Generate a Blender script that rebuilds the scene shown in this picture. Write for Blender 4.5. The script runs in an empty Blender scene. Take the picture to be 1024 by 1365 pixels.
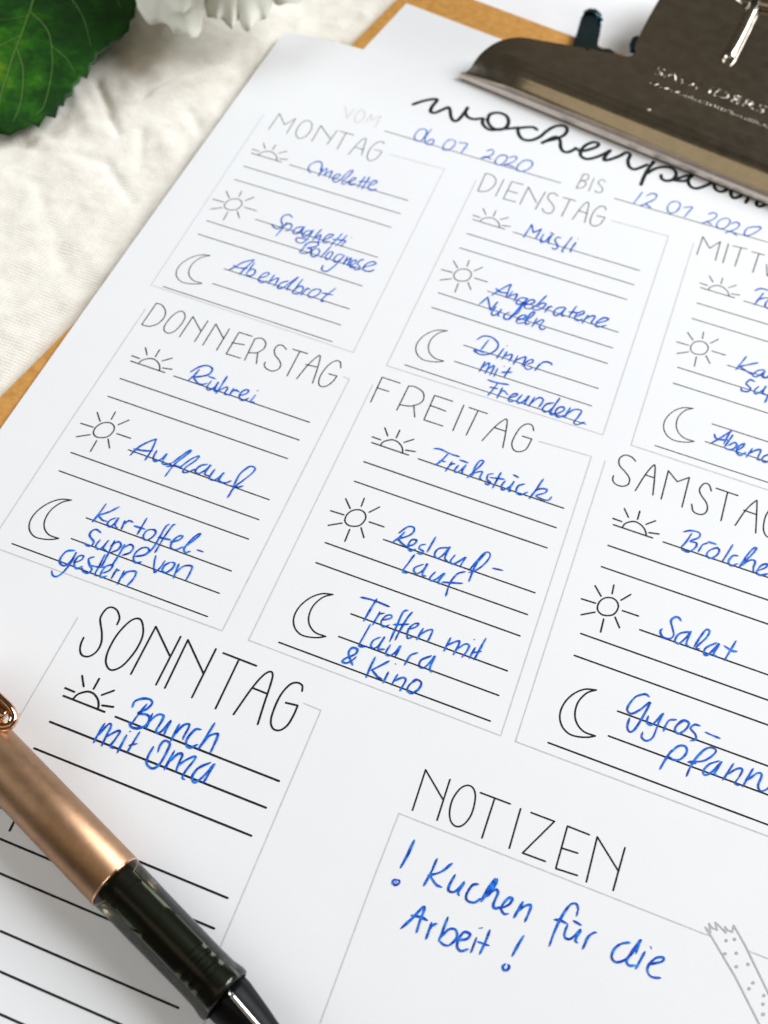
import bpy, bmesh, math, random
from mathutils import Vector, Matrix, noise

# ------------------------------------------------------------------ camera, world, lamps
SC = bpy.context.scene
MM = 0.001
CAM_POS = (0.116436, -0.163511, 0.210330)
CAM_RIGHT = (0.935088, 0.350584, 0.051979)
CAM_UP = (-0.326488, 0.795023, 0.511219)
CAM_BACK = (0.137901, -0.495005, 0.857877)
cd = bpy.data.cameras.new('camera')
cam = bpy.data.objects.new('camera', cd)
SC.collection.objects.link(cam)
mw = Matrix.Identity(4)
for i in range(3):
    mw[i][0] = CAM_RIGHT[i]; mw[i][1] = CAM_UP[i]; mw[i][2] = CAM_BACK[i]; mw[i][3] = CAM_POS[i]
cam.matrix_world = mw
cd.sensor_fit = 'VERTICAL'; cd.sensor_height = 24.0; cd.sensor_width = 18.0
cd.lens = 24.3334
cd.clip_start = 0.005; cd.clip_end = 20.0
cd.dof.use_dof = True
cd.dof.focus_distance = 0.222
cd.dof.aperture_fstop = 11.5
SC.camera = cam

wd = bpy.data.worlds.new('World'); SC.world = wd; wd.use_nodes = True
bg = wd.node_tree.nodes['Background']
bg.inputs['Strength'].default_value = 1.0
wn = wd.node_tree; tcw = wn.nodes.new('ShaderNodeTexCoord'); nzw = wn.nodes.new('ShaderNodeTexNoise')
nzw.inputs['Scale'].default_value = 2.2; nzw.inputs['Detail'].default_value = 3.0
wn.links.new(tcw.outputs['Generated'], nzw.inputs['Vector'])
rpw = wn.nodes.new('ShaderNodeValToRGB')          # dim, uneven room around the table
rpw.color_ramp.elements[0].position = .36; rpw.color_ramp.elements[0].color = (.040, .033, .024, 1)
rpw.color_ramp.elements[1].position = .66; rpw.color_ramp.elements[1].color = (.115, .096, .070, 1)
wn.links.new(nzw.outputs['Fac'], rpw.inputs['Fac']); wn.links.new(rpw.outputs['Color'], bg.inputs['Color'])

def area_lamp(name, pos, target, size, sizey, power, color):
    l = bpy.data.lights.new(name, 'AREA'); l.shape = 'RECTANGLE'; l.size = size; l.size_y = sizey
    l.energy = power; l.color = color
    o = bpy.data.objects.new(name, l); SC.collection.objects.link(o)
    o.location = pos
    o.rotation_euler = (Vector(target) - Vector(pos)).to_track_quat('-Z', 'Y').to_euler()
    return o
CEN = (0.08, 0.0, 0.0)
area_lamp('window_light', (1.04, 0.90, 0.98), CEN, 1.05, 0.95, 40.5, (0.945, 0.975, 1.0))
area_lamp('left_fill_light', (-1.25, -0.1, 0.75), CEN, 0.9, 0.7, 13.0, (0.92, 0.97, 1.0))  # fill lamp added on the left to lift the shadows
area_lamp('overhead_fill_light', (0.32, -0.50, 1.30), CEN, 1.6, 0.9, 2.1, (1.0, 0.80, 0.52))  # warm fill added overhead, gives the gold band on the clip roll
vs = SC.view_settings
vs.view_transform = 'Standard'; vs.look = 'None'; vs.exposure = 0.0; vs.gamma = 1.0; vs.use_curve_mapping = False

# ------------------------------------------------------------------ helpers
COL = SC.collection
def link(name, me, parent=None, mat=None):
    o = bpy.data.objects.new(name, me); COL.objects.link(o)
    if parent is not None: o.parent = parent
    if mat is not None: me.materials.append(mat)
    return o
def tag(o, label=None, cat=None, group=None, kind=None):
    if label: o['label'] = label
    if cat: o['category'] = cat
    if group: o['group'] = group
    if kind: o['kind'] = kind
    return o
def mesh(name, verts, faces, smooth=False):
    me = bpy.data.meshes.new(name); me.from_pydata(verts, [], faces); me.update()
    if smooth:
        for p in me.polygons: p.use_smooth = True
    return me
def bm_mesh(name, bm, smooth=False):
    bmesh.ops.recalc_face_normals(bm, faces=bm.faces)
    me = bpy.data.meshes.new(name); bm.to_mesh(me); bm.free()
    if smooth:
        for p in me.polygons: p.use_smooth = True
    return me
def empty(name, loc=(0, 0, 0)):
    o = bpy.data.objects.new(name, None); COL.objects.link(o); o.location = loc; o.empty_display_size = 0.01
    return o
def interp(x, xs, ys):
    if x <= xs[0]: return ys[0]
    for i in range(1, len(xs)):
        if x <= xs[i]:
            t = (x - xs[i-1]) / (xs[i] - xs[i-1]); return ys[i-1] + t * (ys[i] - ys[i-1])
    return ys[-1]
def catmull(p, closed=False, n=6):
    if len(p) < 3: return p
    q = []; m = len(p); rng = range(m if closed else m - 1)
    for i in rng:
        if closed: a, b, c, d = p[(i-1) % m], p[i], p[(i+1) % m], p[(i+2) % m]
        else:
            b, c = p[i], p[i+1]
            a = p[i-1] if i > 0 else (2*b[0]-c[0], 2*b[1]-c[1])
            d = p[i+2] if i + 2 < m else (2*c[0]-b[0], 2*c[1]-b[1])
        for k in range(n):
            t = k / n; t2 = t*t; t3 = t2*t
            q.append(tuple(.5*((2*b[j]) + (c[j]-a[j])*t + (2*a[j]-5*b[j]+4*c[j]-d[j])*t2 + (3*b[j]-a[j]-3*c[j]+d[j])*t3) for j in range(len(b))))
    q.append(p[0] if closed else p[-1])
    return q

# ------------------------------------------------------------------ materials
def new_mat(name):
    m = bpy.data.materials.new(name); m.use_nodes = True
    return m, m.node_tree, m.node_tree.nodes['Principled BSDF']
def N(nt, typ, **kw):
    n = nt.nodes.new(typ)
    for k, v in kw.items():
        if k in n.inputs: n.inputs[k].default_value = v
        else: setattr(n, k, v)
    return n
def coords(nt): return nt.nodes.new('ShaderNodeTexCoord').outputs['Object']
def noise_tex(nt, scale, detail=4, rough=.6):
    t = N(nt, 'ShaderNodeTexNoise', Scale=scale, Detail=detail, Roughness=rough)
    nt.links.new(coords(nt), t.inputs['Vector']); return t
def ramp(nt, fac, stops):
    r = nt.nodes.new('ShaderNodeValToRGB'); e = r.color_ramp.elements
    while len(e) < len(stops): e.new(.5)
    for x, (pos, col) in zip(e, stops): x.position = pos; x.color = (*col, 1)
    nt.links.new(fac, r.inputs['Fac']); return r
def bump(nt, height, p, strength, dist):
    b = N(nt, 'ShaderNodeBump', Strength=strength, Distance=dist)
    nt.links.new(height, b.inputs['Height']); nt.links.new(b.outputs['Normal'], p.inputs['Normal']); return b

def m_paper(name, c):
    m, nt, p = new_mat(name)
    p.inputs['Base Color'].default_value = (*c, 1); p.inputs['Roughness'].default_value = .62
    p.inputs['Specular IOR Level'].default_value = .3
    t = noise_tex(nt, 1400, 3); t2 = noise_tex(nt, 60, 3)
    bump(nt, t.outputs['Fac'], p, .10, .0002)
    r = ramp(nt, t2.outputs['Fac'], [(.3, tuple(x*.985 for x in c)), (.7, c)])
    nt.links.new(r.outputs['Color'], p.inputs['Base Color'])
    return m
PAPER = m_paper('white_paper', (.80, .81, .835))
PAPER_UNDER = m_paper('white_paper_under', (.80, .81, .835))

def m_flat(name, c, rough=.6, spec=.3):
    m, nt, p = new_mat(name)
    p.inputs['Base Color'].default_value = (*c, 1); p.inputs['Roughness'].default_value = rough
    p.inputs['Specular IOR Level'].default_value = spec
    return m
def m_print(name, c):
    m, nt, p = new_mat(name)
    p.inputs['Roughness'].default_value = .75; p.inputs['Specular IOR Level'].default_value = .12
    t = noise_tex(nt, 900, 3)
    r = ramp(nt, t.outputs['Fac'], [(.35, tuple(x*.92 for x in c)), (.75, tuple(min(1, x*1.12+.004) for x in c))])
    nt.links.new(r.outputs['Color'], p.inputs['Base Color'])
    return m
PRINT = m_print('black_print', (.014, .013, .015))
GREY_PRINT = m_print('grey_print', (.58, .56, .59))
TAPE_PRINT = m_print('tape_grey_print', (.46, .46, .46))
SOFT_PRINT = m_print('soft_grey_print', (.13, .13, .135))
TITLE_PRINT = m_print('title_print', (.012, .017, .016))
m, nt, p = new_mat('blue_ink')
t = noise_tex(nt, 700, 4, .65)
r = ramp(nt, t.outputs['Fac'], [(.34, (.001, .030, .27)), (.48, (.001, .088, .58)), (.66, (.02, .25, .84))])
nt.links.new(r.outputs['Color'], p.inputs['Base Color']); p.inputs['Roughness'].default_value = .55
p.inputs['Specular IOR Level'].default_value = .2
INK = m

m, nt, p = new_mat('kraft_hardboard')
t = noise_tex(nt, 420, 6, .7); t2 = noise_tex(nt, 2600, 2)
r = ramp(nt, t.outputs['Fac'], [(.25, (.42, .19, .035)), (.5, (.56, .27, .06)), (.75, (.66, .36, .10))])
nt.links.new(r.outputs['Color'], p.inputs['Base Color']); p.inputs['Roughness'].default_value = .55
bump(nt, t2.outputs['Fac'], p, .25, .0003)
BOARD = m

m, nt, p = new_mat('cream_linen')
wx = N(nt, 'ShaderNodeTexWave', Scale=330, Distortion=2.2, Detail=2); wx.bands_direction = 'X'
wy = N(nt, 'ShaderNodeTexWave', Scale=330, Distortion=2.2, Detail=2); wy.bands_direction = 'Y'
cc = coords(nt)
for w in (wx, wy): nt.links.new(cc, w.inputs['Vector'])
mx = N(nt, 'ShaderNodeMath', operation='ADD'); nt.links.new(wx.outputs['Fac'], mx.inputs[0]); nt.links.new(wy.outputs['Fac'], mx.inputs[1])
t = noise_tex(nt, 260, 5, .65)
m2 = N(nt, 'ShaderNodeMath', operation='ADD'); nt.links.new(mx.outputs[0], m2.inputs[0]); tb = noise_tex(nt, 420, 5, .7); ms = N(nt, 'ShaderNodeMath', operation='MULTIPLY'); ms.inputs[1].default_value = 5.0; nt.links.new(tb.outputs['Fac'], ms.inputs[0]); nt.links.new(ms.outputs[0], m2.inputs[1])
r = ramp(nt, t.outputs['Fac'], [(.3, (.79, .745, .67)), (.7, (.88, .85, .785))])
nt.links.new(r.outputs['Color'], p.inputs['Base Color']); p.inputs['Roughness'].default_value = .85
p.inputs['Sheen Weight'].default_value = .15
bump(nt, m2.outputs[0], p, .26, .0004)
LINEN = m

m, nt, p = new_mat('white_marble')
t = noise_tex(nt, 9, 8, .6)
r = ramp(nt, t.outputs['Fac'], [(.40, (.88, .88, .895)), (.50, (.80, .80, .83)), (.56, (.88, .88, .895))])
nt.links.new(r.outputs['Color'], p.inputs['Base Color']); p.inputs['Roughness'].default_value = .35
TABLE = m

def m_metal(name, c, rough, noise_scale=90, rv=.08, bstr=.0, bscale=40):
    m, nt, p = new_mat(name)
    p.inputs['Metallic'].default_value = 1.0
    t = noise_tex(nt, noise_scale, 5, .65)
    mr = N(nt, 'ShaderNodeMapRange'); mr.inputs['To Min'].default_value = max(.02, rough - rv); mr.inputs['To Max'].default_value = rough + rv
    nt.links.new(t.outputs['Fac'], mr.inputs['Value']); nt.links.new(mr.outputs['Result'], p.inputs['Roughness'])
    r = ramp(nt, t.outputs['Fac'], [(.3, tuple(x*.82 for x in c)), (.7, c)])
    nt.links.new(r.outputs['Color'], p.inputs['Base Color'])
    if bstr:
        t3 = noise_tex(nt, bscale, 3); bump(nt, t3.outputs['Fac'], p, bstr, .0004)
    return m
STEEL = m_metal('nickel_plate', (.60, .56, .49), .15, 220, .07, .05, 420)
STEEL_LIP = m_metal('nickel_lip_reflection', (.86, .77, .70), .42, 220, .05)  # paper's pale pinkish reflection put into the lip's brighter colour
STEEL_DARK = m_metal('blued_spring_steel', (.10, .17, .21), .28, 160, .06)
COPPER = m_metal('copper_anodised', (.48, .29, .175), .42, 500, .02, .08, 5200)
GOLD = m_metal('rose_gold_polish', (.92, .56, .36), .10, 60, .03)
NIB_GLINT = m_metal('nib_glint', (.85, .85, .83), .12, 60, .03)
m, nt, p = new_mat('smoke_plastic')
nt.nodes.remove(p)
tr = N(nt, 'ShaderNodeBsdfTransparent', Color=(.58, .63, .50, 1)); gl_ = N(nt, 'ShaderNodeBsdfGlossy', Roughness=.16)
fr_ = N(nt, 'ShaderNodeFresnel', IOR=1.5); mxs = nt.nodes.new('ShaderNodeMixShader')
nt.links.new(fr_.outputs[0], mxs.inputs[0]); nt.links.new(tr.outputs[0], mxs.inputs[1]); nt.links.new(gl_.outputs[0], mxs.inputs[2])
nt.links.new(mxs.outputs[0], nt.nodes['Material Output'].inputs['Surface'])
SMOKE = m
EDGE_SHADE = m_metal('edge_and_gap_shade', (.16, .14, .12), .42, 200, .05)
BLACK_PLASTIC = m_flat('black_plastic', (.005, .005, .006), .42, .12)
BLACK_MATT = m_flat('black_cartridge', (.006, .006, .006), .5, .3)

m, nt, p = new_mat('green_leaf_blade')
t = noise_tex(nt, 110, 6, .72); t2 = noise_tex(nt, 500, 3); t3 = noise_tex(nt, 45, 3, .6)
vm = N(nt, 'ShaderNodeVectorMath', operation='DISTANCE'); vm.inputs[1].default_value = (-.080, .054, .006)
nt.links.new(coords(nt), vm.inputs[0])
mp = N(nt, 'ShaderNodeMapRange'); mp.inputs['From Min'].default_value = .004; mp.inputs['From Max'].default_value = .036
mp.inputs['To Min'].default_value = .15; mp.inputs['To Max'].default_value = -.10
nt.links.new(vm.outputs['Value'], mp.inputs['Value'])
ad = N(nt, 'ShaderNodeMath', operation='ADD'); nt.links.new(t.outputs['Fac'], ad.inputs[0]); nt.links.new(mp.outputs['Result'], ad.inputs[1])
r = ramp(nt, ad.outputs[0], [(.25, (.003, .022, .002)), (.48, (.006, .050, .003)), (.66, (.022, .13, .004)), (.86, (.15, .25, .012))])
nt.links.new(r.outputs['Color'], p.inputs['Base Color']); p.inputs['Roughness'].default_value = .5
p.inputs['Specular IOR Level'].default_value = .28
bump(nt, t2.outputs['Fac'], p, .35, .0006)
LEAF = m
VEIN = m_flat('pale_leaf_vein', (.085, .19, .03), .5, .25)
EDGE = m_flat('yellowed_leaf_edge', (.36, .30, .05), .6)
m, nt, p = new_mat('white_petal')
t = noise_tex(nt, 70, 4)
r = ramp(nt, t.outputs['Fac'], [(.3, (.66, .66, .56)), (.7, (.80, .80, .74))])
nt.links.new(r.outputs['Color'], p.inputs['Base Color']); p.inputs['Roughness'].default_value = .6
p.inputs['Subsurface Weight'].default_value = .25; p.inputs['Subsurface Radius'].default_value = (.004, .004, .003)
t9 = noise_tex(nt, 900, 4); bump(nt, t9.outputs['Fac'], p, .3, .0006)
PETAL = m
STEM = m_flat('green_stem', (.12, .22, .04), .5)

# ------------------------------------------------------------------ paper surface
def droop(x, y):
    d = 14 - .17 * (y + 117) - x - 1.0
    return -2.0 * (d / 27.0) ** 2 if d > 0 else 0.0
def zpaper(x, y):                       # page millimetres (x right, y down) -> height of the sheet
    n = noise.noise(Vector((x * .011, y * .011, 3.1)))
    return droop(x, y) + .28 * n
def W(x, y, z): return (x * MM, -y * MM, z * MM)

# ------------------------------------------------------------------ setting: table, cloth
v = []; f = []
nx = 24
for j in range(nx + 1):
    for i in range(nx + 1):
        v.append(W(-500 + 1000 * i / nx, -700 + 1200 * j / nx, -5.2))
for j in range(nx):
    for i in range(nx):
        a = j * (nx + 1) + i; f.append((a, a + 1, a + nx + 2, a + nx + 1))
tag(link('table_top', mesh('table_top', v, f), None, TABLE), kind='structure')

def seg_dist(x, y, a, b):
    ax, ay = a; bx, by = b; dx, dy = bx-ax, by-ay
    t = max(0, min(1, ((x-ax)*dx + (y-ay)*dy) / (dx*dx + dy*dy)))
    return math.hypot(x-ax-t*dx, y-ay-t*dy)
CREASES = [((-55, -71), (-39, -54), 1.5, -2.0), ((-62, -66), (-46, -52), 3.0, 1.4), ((-40, -72), (-30, -95), 1.3, -1.4),
           ((-36, -76), (-24, -92), 3.2, 1.8), ((-68, -36), (-36, -41), 2.0, -.8), ((-36, -41), (-22, -30), 1.6, -1.3),
           ((-50, -25), (-27, 0), 2.2, -.8), ((-30, -62), (-18, -50), 3.4, 1.0), ((-62, -10), (-34, 22), 3.0, .7),
           ((-80, -20), (-60, 8), 2.2, -.7), ((-24, -72), (-14, -62), 1.6, -.9), ((-70, -46), (-44, -36), 3.0, .7), ((-33, -58), (-27, -44), 1.4, -1.1),
           ((-12, -100), (2, -116), 2.4, 1.0), ((-4, -112), (6, -122), 1.5, -.9), ((-50, 10), (-38, 40), 2.6, -.6)]
def zcloth(x, y):
    n1 = noise.noise(Vector((x*.018, y*.018, .5))); n2 = noise.noise(Vector((x*.06+y*.02, y*.05, 4.))); n3 = noise.noise(Vector((x*.16, y*.14+x*.05, 9.)))
    n4 = 1 - abs(noise.noise(Vector((x*.035+3, y*.05-x*.02, 2.))))
    n5 = 1 - abs(noise.noise(Vector((x*.085 - y*.03, y*.075 + x*.04, 12.))))
    z = -4.1 + .55*n5*n5 + .9*n1 + .75*n2 + .60*n3 + .12*noise.noise(Vector((x*.4, y*.45, 3.))) + .5*(n4-.8)
    for a, b, w, h in CREASES:
        d = seg_dist(x, y, a, b)
        if d < w * 3: z += .75 * h * math.exp(-(d/w)**2)
    # flattened where the board presses it down
    e = x - (14 - .17 * (y + 117))
    if e > -10:
        k = min(1, (e + 10) / 11); z = z * (1-k) + (-4.75) * k if e < 1 else -4.75
    return max(z, -4.9) if e < 1 else -4.75
v = []; f = []
x0, x1, y0, y1, st = -175, 24, -250, 130, 1.0
nx = int((x1-x0)/st); ny = int((y1-y0)/st)
for j in range(ny+1):
    for i in range(nx+1):
        x = x0 + i*st; y = y0 + j*st
        v.append(W(x, y, zcloth(x, y)))
for j in range(ny):
    for i in range(nx):
        a = j*(nx+1)+i; f.append((a, a+1, a+nx+2, a+nx+1))
tc = link('tablecloth', mesh('tablecloth', v, f, True), None, LINEN)
tag(tc, 'rumpled cream linen cloth spread under the clipboard and the green leaf', 'tablecloth')

# ------------------------------------------------------------------ clipboard
A0 = math.radians(9.3)
EU = (math.cos(A0), math.sin(A0)); EV = (math.sin(A0), -math.cos(A0)); ORG = (48.75, -115.8)
def clip_xy(u, w): return (ORG[0] + u*EU[0] + w*EV[0], ORG[1] + u*EU[1] + w*EV[1])
PV = [-2, 0, .35, 1.1, 2.4, 4.2, 6.5, 9, 14, 60, 90]; PZ = [.25, .25, 1.6, 3.0, 4.3, 5.3, 5.9, 6.2, 6.3, 8.6, 11.5]
PCURVE = catmull([(0, .22), (.04, 1.0), (.25, 2.5), (1.2, 3.9), (2.8, 5.3), (4.5, 6.65), (6.6, 7.6), (9, 8.05), (11.5, 8.1), (13.5, 8.12), (18, 8.3)], False, 6)
PXS = [q[0] for q in PCURVE] + [60, 95]; PZS = [q[1] for q in PCURVE] + [10.2, 12.2]
def zclip(w): return interp(w, PXS, PZS)

clipboard = empty('clipboard', W(18.5, -159, -3.7))
tag(clipboard, 'brown hardboard clipboard with a wide nickel plated clip at its top edge', 'clipboard')
INV = Matrix.Translation(Vector(clipboard.location)).inverted()
def part(name, me, mat, parent=clipboard):
    o = link(name, me, parent, mat)
    o.matrix_parent_inverse = INV if parent is clipboard else Matrix.Identity(4)
    return o
# board: rounded rectangle turned 8 degrees against the sheet
b1 = math.radians(8.0)
def board_xy(s, t, c=(18.6, -161.6)):
    lx = (math.cos(b1), math.sin(b1)); ld = (-math.sin(b1) * 1.22, math.cos(b1))
    return (c[0] + s*lx[0] + t*ld[0], c[1] + s*lx[1] + t*ld[1])
bm = bmesh.new()
ring = []
for (cx, cy, a0) in ((6, 6, 180), (224, 6, 270), (224, 312, 0), (6, 312, 90)):
    for k in range(7):
        a = math.radians(a0 + 15*k); ring.append((cx + 6*math.cos(a), cy + 6*math.sin(a)))
vb = [bm.verts.new(W(*board_xy(*q), -.62)) for q in ring]
fc = bm.faces.new(vb)
ex = bmesh.ops.extrude_face_region(bm, geom=[fc])
for e in ex['geom']:
    if isinstance(e, bmesh.types.BMVert): e.co.z = -3.7 * MM
part('board', bm_mesh('board', bm), BOARD)

# clip plate: solid sheet steel following the jaw profile
half = [(0.2, 0), (0.2, .9), (.6, 1.6), (2.0, 3.2), (3.4, 8.2), (5.6, 13.8), (10.6, 18.6), (19.2, 21.5), (27.2, 24.0), (34.1, 25.9), (39.7, 27.6), (42.7, 28.1), (44.4, 29.2), (44.7, 32.3), (42.9, 38.9), (41.2, 59.2), (41.0, 78), (43, 85), (48, 90), (55, 92)]
half = catmull(half, False, 4)
def left_u(w):
    ws = [q[1] for q in half]; us = [q[0] for q in half]
    return interp(w, ws, us)
UC = 70.6
rows = sorted(set([q[0] for q in PCURVE] + [1.0*k for k in range(12, 92)] + [q[1] for q in half]))
rows = [w for w in rows if w <= 91.5]
bm = bmesh.new(); grid = []; NU = 48
for w in rows:
    l = left_u(w); r_ = 2*UC - l; line = []
    for i in range(NU+1):
        t = i/NU; t = .5 - .5*math.cos(math.pi*t)
        u = l + (r_-l)*t
        # the two ends of the jaw are drawn down and turned outwards
        e = min(u, 2*UC-u); z = zclip(w)
        if e < 20: z -= 3.2*(1-e/20)**1.3*min(1, w/2.0)*max(0, 1-w/20)
        z = max(z, .22)
        line.append(bm.verts.new(W(*clip_xy(u, w), z)))
    grid.append(line)
for j in range(len(grid)-1):
    for i in range(NU):
        bm.faces.new((grid[j][i], grid[j][i+1], grid[j+1][i+1], grid[j+1][i]))
plate_me = bm_mesh('clip_plate', bm, True)
plate = part('clip_plate', plate_me, STEEL)
plate_me.materials.append(STEEL_LIP)
nlip = sum(1 for w in rows if w < 1.0)
for k in range(nlip*NU): plate_me.polygons[k].material_index = 1
bm = bmesh.new()
sol = plate.modifiers.new('thickness', 'SOLIDIFY'); sol.thickness = .0009; sol.offset = -1 if plate_me.polygons[400].normal.z > 0 else 1

def tube(bm, pts, rad, seg=14, cap=True):
    rings = []
    n = len(pts)
    for i, pnt in enumerate(pts):
        p0 = Vector(pts[max(0, i-1)]); p1 = Vector(pts[min(n-1, i+1)]); d = (p1-p0).normalized()
        up = Vector((0, 0, 1)) if abs(d.z) < .9 else Vector((1, 0, 0))
        s = d.cross(up).normalized(); t = s.cross(d).normalized()
        r = rad[i] if isinstance(rad, (list, tuple)) else rad
        rings.append([bm.verts.new(Vector(pnt) + s*(r*math.cos(2*math.pi*k/seg)) + t*(r*math.sin(2*math.pi*k/seg))) for k in range(seg)])
    for a, b in zip(rings, rings[1:]):
        for k in range(seg): bm.faces.new((a[k], a[(k+1) % seg], b[(k+1) % seg], b[k]))
    if cap: bm.faces.new(rings[0]); bm.faces.new(rings[-1])
    return rings

tube(bm, [W(*clip_xy(1.0 + i*(2*UC-2.0)/60, 0.05), .30) for i in range(61)], .24*MM, 10)
part('jaw_edge_shade_line', bm_mesh('jaw_edge_shade_line', bm, True), EDGE_SHADE)  # dark tube added for the jaw's edge and the gap shadow beneath
# pressed keyhole ridge: half-round rib running into a ring round the hanging hole
bm = bmesh.new()
cap = [(71.3, 42.2), (71.3, 42.7), (71.25, 43.4), (71.2, 44.4), (71.0, 48), (70.4, 58), (69.6, 68), (69.0, 75)]
rr = [.2, 1.2, 1.8, 2.1, 2.2, 2.2, 2.2, 2.4]
tube(bm, [W(*clip_xy(u, w), zclip(w) + .15) for u, w in cap], [q*MM for q in rr], 20)
part('keyhole_ridge', bm_mesh('keyhole_ridge', bm, True), STEEL)
bm = bmesh.new()
ringp = []
for k in range(41):
    a = 2*math.pi*k/40
    u = 69.6 + 11.5*math.cos(a); w = 85.5 + 11.5*math.sin(a)
    ringp.append(W(*clip_xy(u, w), zclip(min(w, 91)) + .1))
tube(bm, ringp, 2.3*MM, 18, False)
part('hanging_hole_ring', bm_mesh('hanging_hole_ring', bm, True), STEEL)

# spring tab of blued steel standing up behind the jaw
def slab(name, pts, zf, th, mat, smooth=False):
    bm = bmesh.new()
    vv = [bm.verts.new(W(*clip_xy(u, w), zf(u, w))) for u, w in pts]
    fc = bm.faces.new(vv)
    bmesh.ops.triangulate(bm, faces=[fc])
    ex = bmesh.ops.extrude_face_region(bm, geom=list(bm.faces))
    for e in ex['geom']:
        if isinstance(e, bmesh.types.BMVert): e.co.z -= th*MM
    return part(name, bm_mesh(name, bm, smooth), mat)
tabp = [(24.5, 31), (22.0, 41.7), (20.2, 48.4), (20.0, 50.6), (20.9, 52.4), (22.4, 53.2), (24.2, 52.8), (25.8, 51.7), (27.4, 49.0), (29.4, 42.9), (30.3, 39.6), (31.3, 38.2), (32.6, 38.0), (34.3, 39.4), (35.6, 39.2), (37.6, 38.0), (40, 36), (42, 28), (27, 26)]
slab('spring_tab', tabp, lambda u, w: 1.6 + .012*max(0, w-44)**2, 1.1, STEEL_DARK)
bm = bmesh.new()
tube(bm, [W(*clip_xy(u, w), 2.9) for u, w in ((20.3, 50.4), (21.4, 52.2), (23.2, 52.8), (25.4, 51.6), (26.9, 49.8))], [.5*MM, .8*MM, .9*MM, .8*MM, .5*MM], 12)
part('spring_tab_curl', bm_mesh('spring_tab_curl', bm, True), STEEL_DARK)
lug = [(41.6, 38.6), (40.2, 40.6), (39.7, 44.4), (40.4, 46.4), (41.9, 46.2), (44, 43), (44.4, 39)]
slab('spring_lug', lug, lambda u, w: 4.6, 1.2, STEEL_DARK)

# embossed lettering on the plate
def emboss(name, text, u0, w0, size, du, dw, width, rise):
    cu = bpy.data.curves.new(name, 'FONT'); cu.body = text; cu.size = 1.0; cu.resolution_u = 2; cu.offset = -.02
    tmp = bpy.data.objects.new(name, cu); COL.objects.link(tmp)
    dg = bpy.context.evaluated_depsgraph_get()
    me = bpy.data.meshes.new_from_object(tmp.evaluated_get(dg))
    COL.objects.unlink(tmp); bpy.data.objects.remove(tmp)
    mxx = max(q.co.x for q in me.vertices)
    bm = bmesh.new(); bm.from_mesh(me); bpy.data.meshes.remove(me)
    faces = list(bm.faces)
    ex = bmesh.ops.extrude_face_region(bm, geom=faces)
    tops = {e for e in ex['geom'] if isinstance(e, bmesh.types.BMVert)}
    for q in bm.verts:
        u = u0 + q.co.x / mxx * width; w = w0 + dw * (q.co.x / mxx) + q.co.y * size
        q.co = Vector(W(*clip_xy(u, w), zclip(w) + (rise if q in tops else -.1)))
    return part(name, bm_mesh(name, bm), STEEL)
emboss('embossed_maker_name', 'SAUNDERS', 53.2, 25.6, 5.4, 0, 1.0, 36.0, .05)
emboss('embossed_web_address', 'www.saunders-usa.com', 53.6, 20.6, 3.3, 0, .8, 45.0, .11)
bm = bmesh.new()
bmesh.ops.create_icosphere(bm, subdivisions=2, radius=.45*MM, matrix=Matrix.Translation(W(*clip_xy(58.9, 9.3), zclip(9.3))))
part('pressed_dimple', bm_mesh('pressed_dimple', bm, True), STEEL)

# ------------------------------------------------------------------ sheets of paper
def sheet(name, xyfun, zfun, wmm, hmm, th, mat, st=2.0):
    nx = int(wmm/st); ny = int(hmm/st)
    v = []; f = []
    for lay in (0, 1):
        for j in range(ny+1):
            for i in range(nx+1):
                x, y = xyfun(wmm*i/nx, hmm*j/ny); v.append(W(x, y, zfun(x, y) - lay*th))
    off = (nx+1)*(ny+1)
    for j in range(ny):
        for i in range(nx):
            a = j*(nx+1)+i
            f.append((a, a+nx+1, a+nx+2, a+1)); f.append((off+a, off+a+1, off+a+nx+2, off+a+nx+1))
    edge = [i for i in range(nx)] 
    for i in range(nx):
        f.append((i, i+1, off+i+1, off+i)); k = ny*(nx+1)+i; f.append((k+1, k, off+k, off+k+1))
    for j in range(ny):
        k = j*(nx+1); f.append((k+nx+1, k, off+k, off+k+nx+1)); k = j*(nx+1)+nx; f.append((k, k+nx+1, off+k+nx+1, off+k))
    me = mesh(name, v, f)
    o = link(name, me, None, mat)
    return o
b2 = math.radians(8.1)
under = sheet('blank_sheet', lambda s, t: (19.9 + s*math.cos(b2) - t*math.sin(b2)*1.05, -146.6 + s*math.sin(b2) + t*math.cos(b2)), lambda x, y: -.40, 210, 240, .12, PAPER_UNDER, 6)
tag(under, 'blank white sheet on the clipboard showing its corner above the written planner', 'paper sheet')
planner = sheet('weekly_planner_sheet', lambda s, t: (-11.7 + s, -117.0 + t), zpaper, 210, 297, .11, PAPER, 2.0)
tag(planner, 'printed German weekly planner page filled in with blue handwriting under the clip', 'planner page')

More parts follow.
